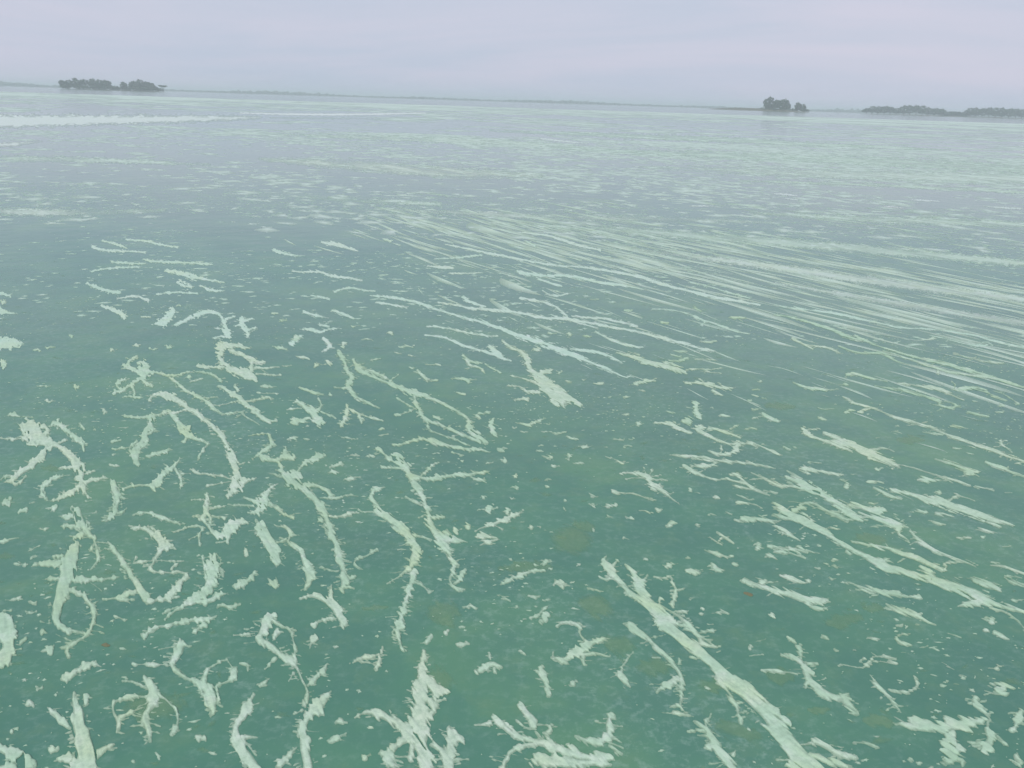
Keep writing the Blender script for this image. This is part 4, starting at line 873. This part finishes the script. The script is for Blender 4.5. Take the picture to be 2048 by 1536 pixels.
# view : x,y,length,thickness,angle of the smaller loose scraps
SCRAPS = {
'A': '100,790,100,25,10 190,800,80,12,5 900,665,140,18,0 250,345,70,25,0 350,325,70,18,-10 720,770,50,25,-30 930,315,55,22,15 1155,315,60,22,15 1040,335,60,20,0 765,345,40,30,0 340,685,60,30,0 520,590,60,35,-15 300,590,100,10,0 1340,550,90,16,-20 1290,525,45,25,15 230,1385,50,20,-30 370,1420,60,40,-40 160,1435,90,35,-25 50,1380,110,50,-30 30,1215,110,25,-25 70,945,180,18,0 840,875,60,12,-5 790,965,70,16,-15 780,1130,80,16,5 780,1055,50,20,-15 2030,255,60,45,-20 1910,330,80,18,10 1830,590,120,15,5 1830,640,160,12,3 2010,830,60,40,0 1220,40,45,15,0 1000,115,70,14,0 490,245,50,22,0 20,430,60,50,0 20,10,60,30,10',
'L': '360,850,110,25,-2 70,945,200,25,-12 210,1150,70,35,-35 270,1090,80,22,-25 280,1010,130,14,-25 110,1425,120,35,-12 265,1450,90,45,0 770,720,60,20,-10 720,620,60,10,-15 60,1520,70,16,0',
'B': '215,475,80,30,0 300,605,70,35,0 345,720,70,50,0 160,665,60,20,-40 820,515,110,22,12 210,1100,100,70,15 270,995,50,16,-20 75,1285,50,30,-30 1370,1330,110,80,0 370,1410,90,45,0 915,1495,30,22,0 1870,290,100,40,15 1665,70,50,60,-60 1810,960,100,25,-40 1680,590,50,20,0',
'C': '430,1330,150,35,-28 440,1230,50,25,15 625,1460,90,35,-40 1940,285,110,45,15 1560,375,100,14,25 1770,370,110,22,5 1860,385,70,14,-8 1790,490,120,30,-35 1850,510,60,60,0 1340,440,100,30,0 1180,605,60,30,-15 1680,750,60,18,40 1640,440,40,25,-40 2030,965,40,30,0 1290,690,80,25,0 1850,130,100,20,-25 1450,10,120,12,-10 1280,580,40,16,0',
'D': '650,320,130,22,5 510,965,50,35,0 1330,200,110,30,15 1480,165,130,35,30 1500,85,130,25,20 1160,155,70,25,0 1600,145,50,20,20 1520,475,110,22,8 1380,485,50,18,0 1380,450,40,14,0 1860,500,60,50,30 1750,760,120,22,-3 1720,720,40,25,-50 1780,660,70,12,-15 1990,660,60,20,30 1980,780,100,30,20 1600,1430,60,18,-55 1430,555,50,12,-5 1310,375,50,14,0 1845,80,60,20,20 1760,20,80,30,0',
'G': '415,410,80,22,25 745,375,50,14,-10 780,265,60,20,0 600,260,70,16,0 530,225,50,20,-10 790,195,50,20,20 900,265,130,28,-5 1000,315,110,22,12 1105,375,50,28,0 740,425,60,18,10 790,465,110,25,10 970,465,45,35,0 1065,520,90,16,-5 850,540,50,18,0 530,630,45,35,20 805,710,50,30,0 810,645,50,14,0 500,805,50,25,20 270,790,70,50,0 320,890,70,50,0 470,910,60,40,-40 550,715,40,18,15 655,1050,45,25,40 740,1030,30,22,0 590,995,40,14,0 930,830,30,20,20 940,895,60,25,60 1180,780,80,22,20 1175,860,60,25,20 1310,865,120,40,0 1300,955,60,22,15 1460,965,80,28,15 1600,910,100,28,10 1710,900,60,20,0 1430,1135,50,35,0 1185,1060,40,25,20 1380,320,110,22,12 1480,320,60,20,0 1270,385,40,12,0 1460,380,60,10,0 1300,470,70,18,10 1400,505,90,35,10 1535,200,60,35,-30 1430,120,70,16,0 1800,1355,80,28,-15 1590,1305,40,16,0 1940,1290,50,18,0 2000,1400,120,35,20 800,1330,90,28,-20 700,1355,35,14,0 605,1300,25,18,0 1810,1020,80,18,-5 2030,1035,40,14,0 50,1060,60,50,-10 150,1040,50,60,0 110,500,35,20,-20 310,520,50,20,-5 450,500,40,30,30 240,650,120,40,0',
'H': '860,120,80,18,0 860,170,60,14,10 930,190,50,12,10 820,205,40,14,0 905,55,35,14,0 860,280,60,14,5 1600,80,50,22,15 1630,300,90,22,-8 1440,275,150,16,5 1400,355,90,18,20 860,355,60,14,-10 620,330,100,20,8 1130,600,80,18,25 1190,590,60,25,10 1350,715,120,22,0 1610,905,70,35,20 1580,860,60,20,20 1850,880,150,22,5 1870,770,60,20,-5 1660,810,40,16,0 390,1235,50,20,0 510,1150,90,20,10 640,1130,70,20,20 540,1010,70,25,20 330,940,40,20,0 390,965,50,14,15 880,1410,60,50,0 980,1480,90,22,20 1510,1515,60,16,0 1830,1050,90,18,0 1480,1260,150,10,0 160,1235,80,20,0 170,300,90,18,15 500,268,35,14,0 830,440,110,18,0 1860,515,40,14,0 1690,700,40,12,0',
'I': '1650,215,50,14,0 1860,255,60,20,0 1850,300,80,14,0 1010,470,90,16,15 1010,420,40,14,0 1300,480,180,14,10 1520,430,160,12,10 1500,600,80,18,0 1600,640,80,25,20 1340,960,70,30,20 1120,1125,50,20,0 1200,1120,110,30,10 1400,1150,170,22,10 1330,1210,100,14,20 1740,1275,180,22,12 1560,1335,110,16,0 1910,1400,80,14,0 1930,965,60,14,0 1720,930,160,12,15 1720,1325,30,16,0',
'J': '1810,305,60,16,0 1990,620,70,18,0 1780,790,70,40,15 1735,860,60,35,0 1860,910,160,28,25 1760,765,100,20,0 1480,900,130,28,15 505,350,80,25,30 345,350,60,20,20 465,435,60,20,25 1020,820,60,16,0 1165,820,40,16,0 820,930,120,20,5 490,1025,60,20,20 420,925,80,18,20 140,940,90,25,35 1420,1160,130,14,35 1540,1240,80,20,20 1830,1170,60,50,-30 1240,1000,50,14,-20 1060,1050,80,16,0 1490,1310,50,14,10',
'R': '510,1440,130,60,30 760,1530,90,50,0',
'M': '430,480,90,14,-5 570,490,60,35,25 710,505,60,14,15 300,605,80,30,0 490,800,60,25,-30 560,875,60,16,8 810,890,100,16,-5 1160,945,60,16,15 1030,1000,50,16,0 890,1000,40,22,0 690,860,35,18,0 1680,695,180,12,3 1700,545,150,14,0 1480,625,110,14,5 1730,800,180,10,5 1620,280,90,16,30 1050,290,70,14,0 770,200,70,7,0 1350,390,80,14,5 1940,350,150,20,0',
'E': '240,390,110,18,12 430,470,120,25,10 640,520,70,35,55 550,535,70,30,-30 770,355,70,40,-30 960,325,90,12,0 840,215,50,25,20 270,165,70,16,12 200,110,60,14,0 1280,385,120,18,0 1320,455,60,20,15 1210,435,60,16,0 1330,550,60,14,0 1510,655,60,18,0 1730,765,80,14,10 655,775,40,18,0 1080,1060,60,20,-15 1090,1105,80,12,-5 350,1130,120,30,-12 650,1115,40,14,0 815,1135,140,10,5 860,1275,100,25,0 990,1280,90,18,0 700,1350,120,30,-15 680,1415,130,40,0 840,1460,160,30,-10 460,1135,60,14,8 1950,1335,60,20,0 1150,275,60,25,10 1030,485,90,14,-10 1500,530,120,10,0 300,540,90,10,0',
}
# olive films just under the surface: photo x, y, half width, half height, lean, label
FILMS = [
(1144, 1080, 48, 36, 0.2, 'sunken olive patch in the open middle, below the flower burst'),
(1050, 1134, 85, 12, -0.1, 'arched olive patch above the slim rising strand'),
(1190, 1212, 46, 26, 0.5, 'two-lobed olive patch left of the largest strand'),
(884, 1227, 36, 30, -0.3, 'olive patch right of the barbed upright strand'),
(1308, 1335, 52, 22, -0.2, 'olive patch left of the fork-footed strand'),
(1243, 1291, 34, 26, 0.6, 'small olive patch above the axe-shaped piece'),
(1747, 1217, 30, 11, 0.0, 'small olive oval below the knotty strand'),
(1688, 1240, 52, 16, -0.3, 'brownish olive patch above the Y-headed strand'),
(1561, 1354, 34, 18, 0.0, 'pale olive patch under the club-shaped piece'),
(1473, 1462, 70, 18, 0.55, 'long olive streak left of the foot of the largest strand'),
(1761, 1440, 42, 15, 0.2, 'olive patch left of the bird-shaped mat'),
(1740, 1078, 44, 16, 0.2, 'green sunken patch under the humped strand'),
(1425, 1372, 40, 18, 0.1, 'pale sunken patch beside the middle of the largest strand'),
(102, 937, 30, 8, 0.0, 'small green sunken patch inside the loop-headed mat'),
(6, 1114, 34, 9, -0.2, 'green sunken patch at the left edge'),
(872, 1364, 42, 34, -0.2, 'sunken green patch right of the spire'),
(1166, 1052, 30, 12, 0.6, 'slanted sunken patch above the big olive one in the middle'),
(310, 1412, 80, 38, 0.0, 'dark brownish sunken patch around the octopus-shaped mat'),
(752, 1216, 40, 7, -0.2, 'thin olive sunken streak left of the barbed upright strand'),
(1640, 1420, 30, 10, 0.0, 'small olive streak below the Y-headed strand'),
(1560, 812, 46, 9, 0.1, 'faint olive patch above the crocodile-shaped mat'),
(1820, 880, 44, 9, 0.1, 'faint olive patch below the long thin line'),
]
LEAVES = [(1495, 1187, 10, 3, 'small dull brown leaf fragment beside the thick frayed strand'), (209, 1290, 10, 5, 'dull brown leaf fragment right of the wishbone loop')]
BANDS = [
('wide pale scum film right of centre, nearest to the right islands', '980,262,4 1200,270,11 1450,280,13 1700,292,10 1900,300,5'),
('broad whitish film band crossing to the right edge below the wooded points', '1120,297,6 1350,308,17 1600,316,20 1850,327,22 2150,345,22'),
('second broad film band at the right edge, just under the first', '1280,334,6 1500,342,20 1750,352,26 2000,356,28 2150,360,22'),
('thin greenish film band at the right above the white dashes', '1480,362,4 1700,368,8 1900,377,8 2120,388,8'),
('pale film patch under the far middle line, centre', '560,268,5 750,276,12 980,283,14 1180,296,6'),
('mottled film patch in the far middle, left of centre', '520,318,8 700,330,26 900,345,28 1080,352,12'),
('long faint film band in front of the white dashes', '760,418,5 950,428,12 1150,436,14 1400,440,10 1550,446,5'),
('film band along the upper rim of the green streaky field', '1000,448,6 1200,458,18 1450,476,22 1700,496,22 1950,518,20 2150,536,16'),
('inner film band of the green streaky field', '1200,492,6 1450,520,18 1700,556,22 1950,588,22 2150,612,18'),
('lower film band of the green streaky field at the right edge', '1550,566,6 1750,600,16 1950,632,16 2150,662,14'),
('pale film between the white dashes and the green field, right', '1500,425,6 1750,440,16 1950,446,16 2150,452,14'),
('faint film band at the left below the pale greenish edge band', '-80,316,8 80,318,14 260,322,12 420,330,5'),
('mottled film patch at the left, above the upper left streaks', '-60,420,10 60,425,20 200,425,16 330,420,8'),
('small film patch in the upper middle, left of the green field', '620,395,6 740,405,14 880,408,8'),
]
mat_pts, refs = [], []
for k, (view, label, ref, text) in enumerate(MATS):
    st = parse(view, text)
    vm = np.vstack(st)[:, 1].mean()
    nm = 'algae_streak' if vm < 690 else ('algae_strand' if 'strand' in label or 'streak' in label else 'algae_mat')
    o = mat_mesh(nm, st, 100 + 17 * k, M_STREAK if nm == 'algae_streak' else M_SCUM, thick=0.003 if nm == 'algae_streak' else 0.008)
    if o is None: continue
    tag(o, label, nm.replace('_', ' '), 'larger floating algae strands and mats')
    if ref:
        refs.append((ref, np.vstack(st)[:, :2]))
for k, (view, label, _, text) in enumerate(WHITE_MATS):
    o = mat_mesh('scum_band' if 'band' in label else 'white_dash', parse(view, text), 5000 + 13 * k, M_WHITE, thick=0.003, hole=0, barbs=False, soft=8.0 if 'band' in label else 1.6, smin=0.8 if 'band' in label else 0.12, fray=0.4 if 'band' in label else 1.0)
    if o is not None:
        tag(o, label, 'scum band' if 'band' in label else 'scum dash', 'whitish scum lines far out on the lake')

for k, (label, text) in enumerate(BANDS):
    st = parse('Z', text)
    o = mat_mesh('scum_film', st, 6000 + 13 * k, M_BAND, thick=0.0008, hole=0, barbs=False, soft=0.45 * float(np.vstack(st)[:, 2].max()), smin=0.6, fray=0.5, occupy=False)
    if o is not None:
        o.location.z = -0.0003
        tag(o, label, 'scum film', 'wide thin scum films far out')

# smaller scraps, each its own thing, named by its nearest larger neighbour
scr = []
for view, text in SCRAPS.items():
    x0, y0, s = VIEWS[view]
    for t in text.split():
        x, y, L, T, a = map(float, t.split(','))
        scr.append((x0 + x / s, y0 + y / s, L / s, T / s, math.radians(a)))
rg = np.random.default_rng(11)
items = []
for (u, v, L, T, a) in scr:
    bend = rg.uniform(-0.35, 0.35)
    L1 = max(L - T, T * 0.4)
    n = 4
    pts = []
    for i in range(n):
        t = i / (n - 1) - 0.5
        w = T * (1.15 - 1.3 * abs(t - rg.uniform(-0.25, 0.25))) * rg.uniform(0.75, 1.15)
        pts.append((u + math.cos(a) * L1 * t + math.sin(a) * bend * T, v + math.sin(a) * L1 * t + math.cos(a) * bend * T * (1 - 4 * t * t) + rg.uniform(-0.18, 0.18) * T, max(w, 2.0)))
    best = None
    for ri, (ref, P) in enumerate(refs):
        q = P[np.argmin(np.hypot(P[:, 0] - u, P[:, 1] - v))]
        d = math.hypot(q[0] - u, q[1] - v)
        if best is None or d < best[0]:
            du, dv = u - q[0], v - q[1]
            dr = ('right of' if du > 0 else 'left of') if abs(du) > abs(dv) else ('below' if dv > 0 else 'above')
            best = (d, ri, dr)
    shape = 'thin' if L / T > 4.5 else ('stubby' if L / T < 2.0 else 'short')
    items.append([best, shape, np.array(pts)])
count = {}
for it in sorted(items, key=lambda q: q[0][0]):
    key = (it[0][1], it[0][2])
    count[key] = count.get(key, 0) + 1
    it.append(count[key])
ORD = ['nearest', 'second nearest', 'third nearest', 'fourth nearest', 'fifth nearest', 'sixth nearest', 'seventh nearest', 'eighth nearest', 'ninth nearest', 'tenth nearest'] + ['%dth nearest' % i for i in range(11, 60)]
for k, (b, shape, pts, rank) in enumerate(items):
    o = mat_mesh('algae_scrap', [pts], 9000 + 7 * k, M_SCUM, thick=0.006, hole=0)
    if o is not None:
        tag(o, '%s pale algae scrap, %s one %s the %s' % (shape, ORD[rank - 1], b[2], refs[b[1]][0]), 'algae scrap', 'loose algae scraps')

# olive films and leaf fragments
for k, (u, v, a, b, lean, label) in enumerate(FILMS):
    pts = np.array([(u - a * 0.55, v - a * 0.55 * lean * 0.4, b * 1.1), (u - a * 0.1, v, b * 1.9), (u + a * 0.3, v + a * 0.3 * lean * 0.5, b * 1.6), (u + a * 0.6, v + a * 0.6 * lean * 0.5, b * 0.9)])
    o = mat_mesh('sunken_algae_patch', [pts], 15000 + 11 * k, M_FILM, thick=0.0006, fray=0.7, hole=0.0, occupy=False, barbs=False, soft=0.55 * b)
    if o is not None:
        o.location.z = -0.0004
        tag(o, label, 'algae patch', 'olive algae patches just under the surface')
for k, (u, v, a, b, label) in enumerate(LEAVES):
    pts = np.array([(u - a * 0.7, v, b * 0.9), (u, v - b * 0.2, b * 1.8), (u + a * 0.7, v + b * 0.1, b * 0.7)])
    o = mat_mesh('leaf_fragment', [pts], 16000 + 11 * k, M_BROWN, thick=0.003, hole=0, barbs=False)
    if o is not None:
        tag(o, label, 'leaf')

# ------------------------------------------------------------------ loose flecks and far streaks: nobody could count these
WD = np.array([math.sin(WIND), math.cos(WIND)]); WP = np.array([WD[1], -WD[0]])
def occupied(u, v):
    i = ((v + 100) / OCC_S).astype(int); j = ((u + 350) / OCC_S).astype(int)
    ok = (i >= 0) & (i < OCC.shape[0]) & (j >= 0) & (j < OCC.shape[1])
    r = np.zeros(len(u), bool)
    r[ok] = OCC[i[ok], j[ok]]
    return r
def flecks(name, label, n, y0, y1, size, elong, dens, seed, wind=True, spread=0.25, thick=0.003, over=4, mat=None, sig=0.55):
    rg = np.random.default_rng(seed)
    V, Fc, D = [], [], []
    y = np.sqrt(rg.uniform(y0 ** 2, y1 ** 2, n * over))
    x = rg.uniform(-1, 1, n * over) * (0.72 * y + 0.6)
    keep = rg.random(n * over) < dens(x, y)
    x, y = x[keep][:n], y[keep][:n]
    u, v = project(x, y)
    ok = ~occupied(u, v)
    for cx, cy in zip(x[ok], y[ok]):
        s = size(cx, cy) * min(rg.lognormal(0, sig), 2.6)
        e = max(1.0, elong(cx, cy) * rg.lognormal(0, 0.35))
        an = rg.normal(0, spread)
        if wind: d = math.cos(an) * WD + math.sin(an) * WP
        else: d = np.array([math.cos(an), math.sin(an)])
        p = np.array([d[1], -d[0]])
        L, W = s * math.sqrt(e), s / math.sqrt(e)
        i0 = len(V)
        V.append((cx, cy, thick)); D.append(0.9)
        if e > 6:
            m = 16
            bend = rg.normal(0, 2.2) * W
            rr = rg.uniform(0.45, 1.5, m)
        else:
            m = 11
            bend = rg.normal(0, 0.3) * W
            rr = rg.uniform(0.4, 1.35, m)
        for k in range(m):
            t = 2 * math.pi * k / m
            ct = math.cos(t)
            a = ct * L * (rr[k] if e <= 6 else 1.0); b = math.sin(t) * W * rr[k] + bend * (1 - ct * ct)
            V.append((cx + d[0] * a + p[0] * b, cy + d[1] * a + p[1] * b, 0.0006)); D.append(0.15)
        for k in range(m):
            Fc.append((i0, i0 + 1 + (k + 1) % m, i0 + 1 + k))
    V = np.array(V); Fa = np.array(Fc)
    e1 = V[Fa[:, 1]] - V[Fa[:, 0]]; e2 = V[Fa[:, 2]] - V[Fa[:, 0]]
    flip = (e1[:, 0] * e2[:, 1] - e1[:, 1] * e2[:, 0]) < 0
    Fa[flip] = Fa[flip][:, ::-1]
    o = mesh_obj(name, V, Fa, mat or M_SCUM, attr=D)
    tag(o, label, kind='stuff')
    return o
def clump(x, y, f, seed):
    return np.clip(0.5 + 1.0 * vnoise(x * f, y * f, seed), 0.03, 1)
def rowcl(x, y, f, seed):
    a = (x * WD[0] + y * WD[1]); b = (x * WP[0] + y * WP[1])
    return np.clip(0.30 + 1.2 * vnoise(a * f * 0.2, b * f, seed), 0.0, 1)
# the green streaky field lies along this line on the water
gx, gy = ground(np.array([1050.0, 2048.0]), np.array([470.0, 640.0]))
gd = np.array([gx[1] - gx[0], gy[1] - gy[0]]); gd /= np.hypot(*gd)
def green_field(x, y):
    off = (x - gx[0]) * gd[1] - (y - gy[0]) * gd[0]
    al = (x - gx[0]) * gd[0] + (y - gy[0]) * gd[1]
    return np.exp(-(off / 2.2) ** 2) * np.clip((al + 4) / 7, 0, 1)
flecks('algae_flecks', 'countless small pale algae flecks floating between the larger strands', 6000, 2.0, 9.5, lambda x, y: 0.0048, lambda x, y: 1.5, lambda x, y: clump(x, y, 1.1, 3) ** 1.6, 21, wind=False, spread=0.6, sig=0.75, over=6)
flecks('algae_flecks', 'countless tiny pale algae flecks in the middle distance', 9500, 8.5, 22, lambda x, y: 0.026, lambda x, y: 1.3, lambda x, y: clump(x, y, 0.5, 5), 22, wind=False, spread=0.5, thick=0.0014, mat=M_STREAK)
flecks('algae_streaks', 'countless fine wind-drawn algae streaks in the green field at the right', 850, 5.5, 26, lambda x, y: 0.045 + 0.0030 * y, lambda x, y: 22.0,
       lambda x, y: np.clip(1.4 * green_field(x, y) * (0.35 + 0.65 * rowcl(x, y, 1.5, 18)), 0, 1), 23, spread=0.09, over=60, sig=0.7, thick=0.0014, mat=M_STREAK)
flecks('algae_streaks', 'countless thin algae streaks drawn out by the wind right of the middle', 420, 5.5, 22, lambda x, y: 0.025 + 0.0022 * y, lambda x, y: 20.0,
       lambda x, y: np.clip((x > -0.12 * y) * rowcl(x, y, 0.9, 8), 0, 1), 27, spread=0.12, over=30, thick=0.0014, mat=M_STREAK)
flecks('sunken_flecks', 'countless dim olive flecks hanging just under the surface', 1500, 2.0, 12, lambda x, y: 0.014, lambda x, y: 1.8, lambda x, y: clump(x, y, 0.9, 13), 28, wind=False, spread=0.6, thick=0.0009, mat=M_FILM)
flecks('algae_streaks', 'countless pale algae smears far out on the lake', 9500, 15, 60, lambda x, y: 0.0068 * y, lambda x, y: 1.5,
       lambda x, y: np.clip(0.25 + rowcl(x, y, 0.25, 9), 0, 1) * (0.55 + 0.45 * (x > 0)), 24, wind=True, spread=0.5, thick=0.0014, mat=M_SMEAR)
flecks('algae_streaks', 'countless faint scum smears towards the horizon', 6500, 50, 340, lambda x, y: 0.017 * y, lambda x, y: 1.5,
       lambda x, y: np.clip(0.2 + rowcl(x, y, 0.05, 10), 0, 1), 25, wind=True, spread=0.5, thick=0.0014, mat=M_SMEAR)
def margin(x, y):
    u, v = project(x, y)
    return np.where((u > 2260) | (u < -210), 1.0, 0.0)
flecks('algae_strands', 'loose algae strands drifting on beyond the picture edges', 150, 2.0, 9.5, lambda x, y: 0.055, lambda x, y: 9.0, margin, 31, spread=0.3, thick=0.005, over=12)
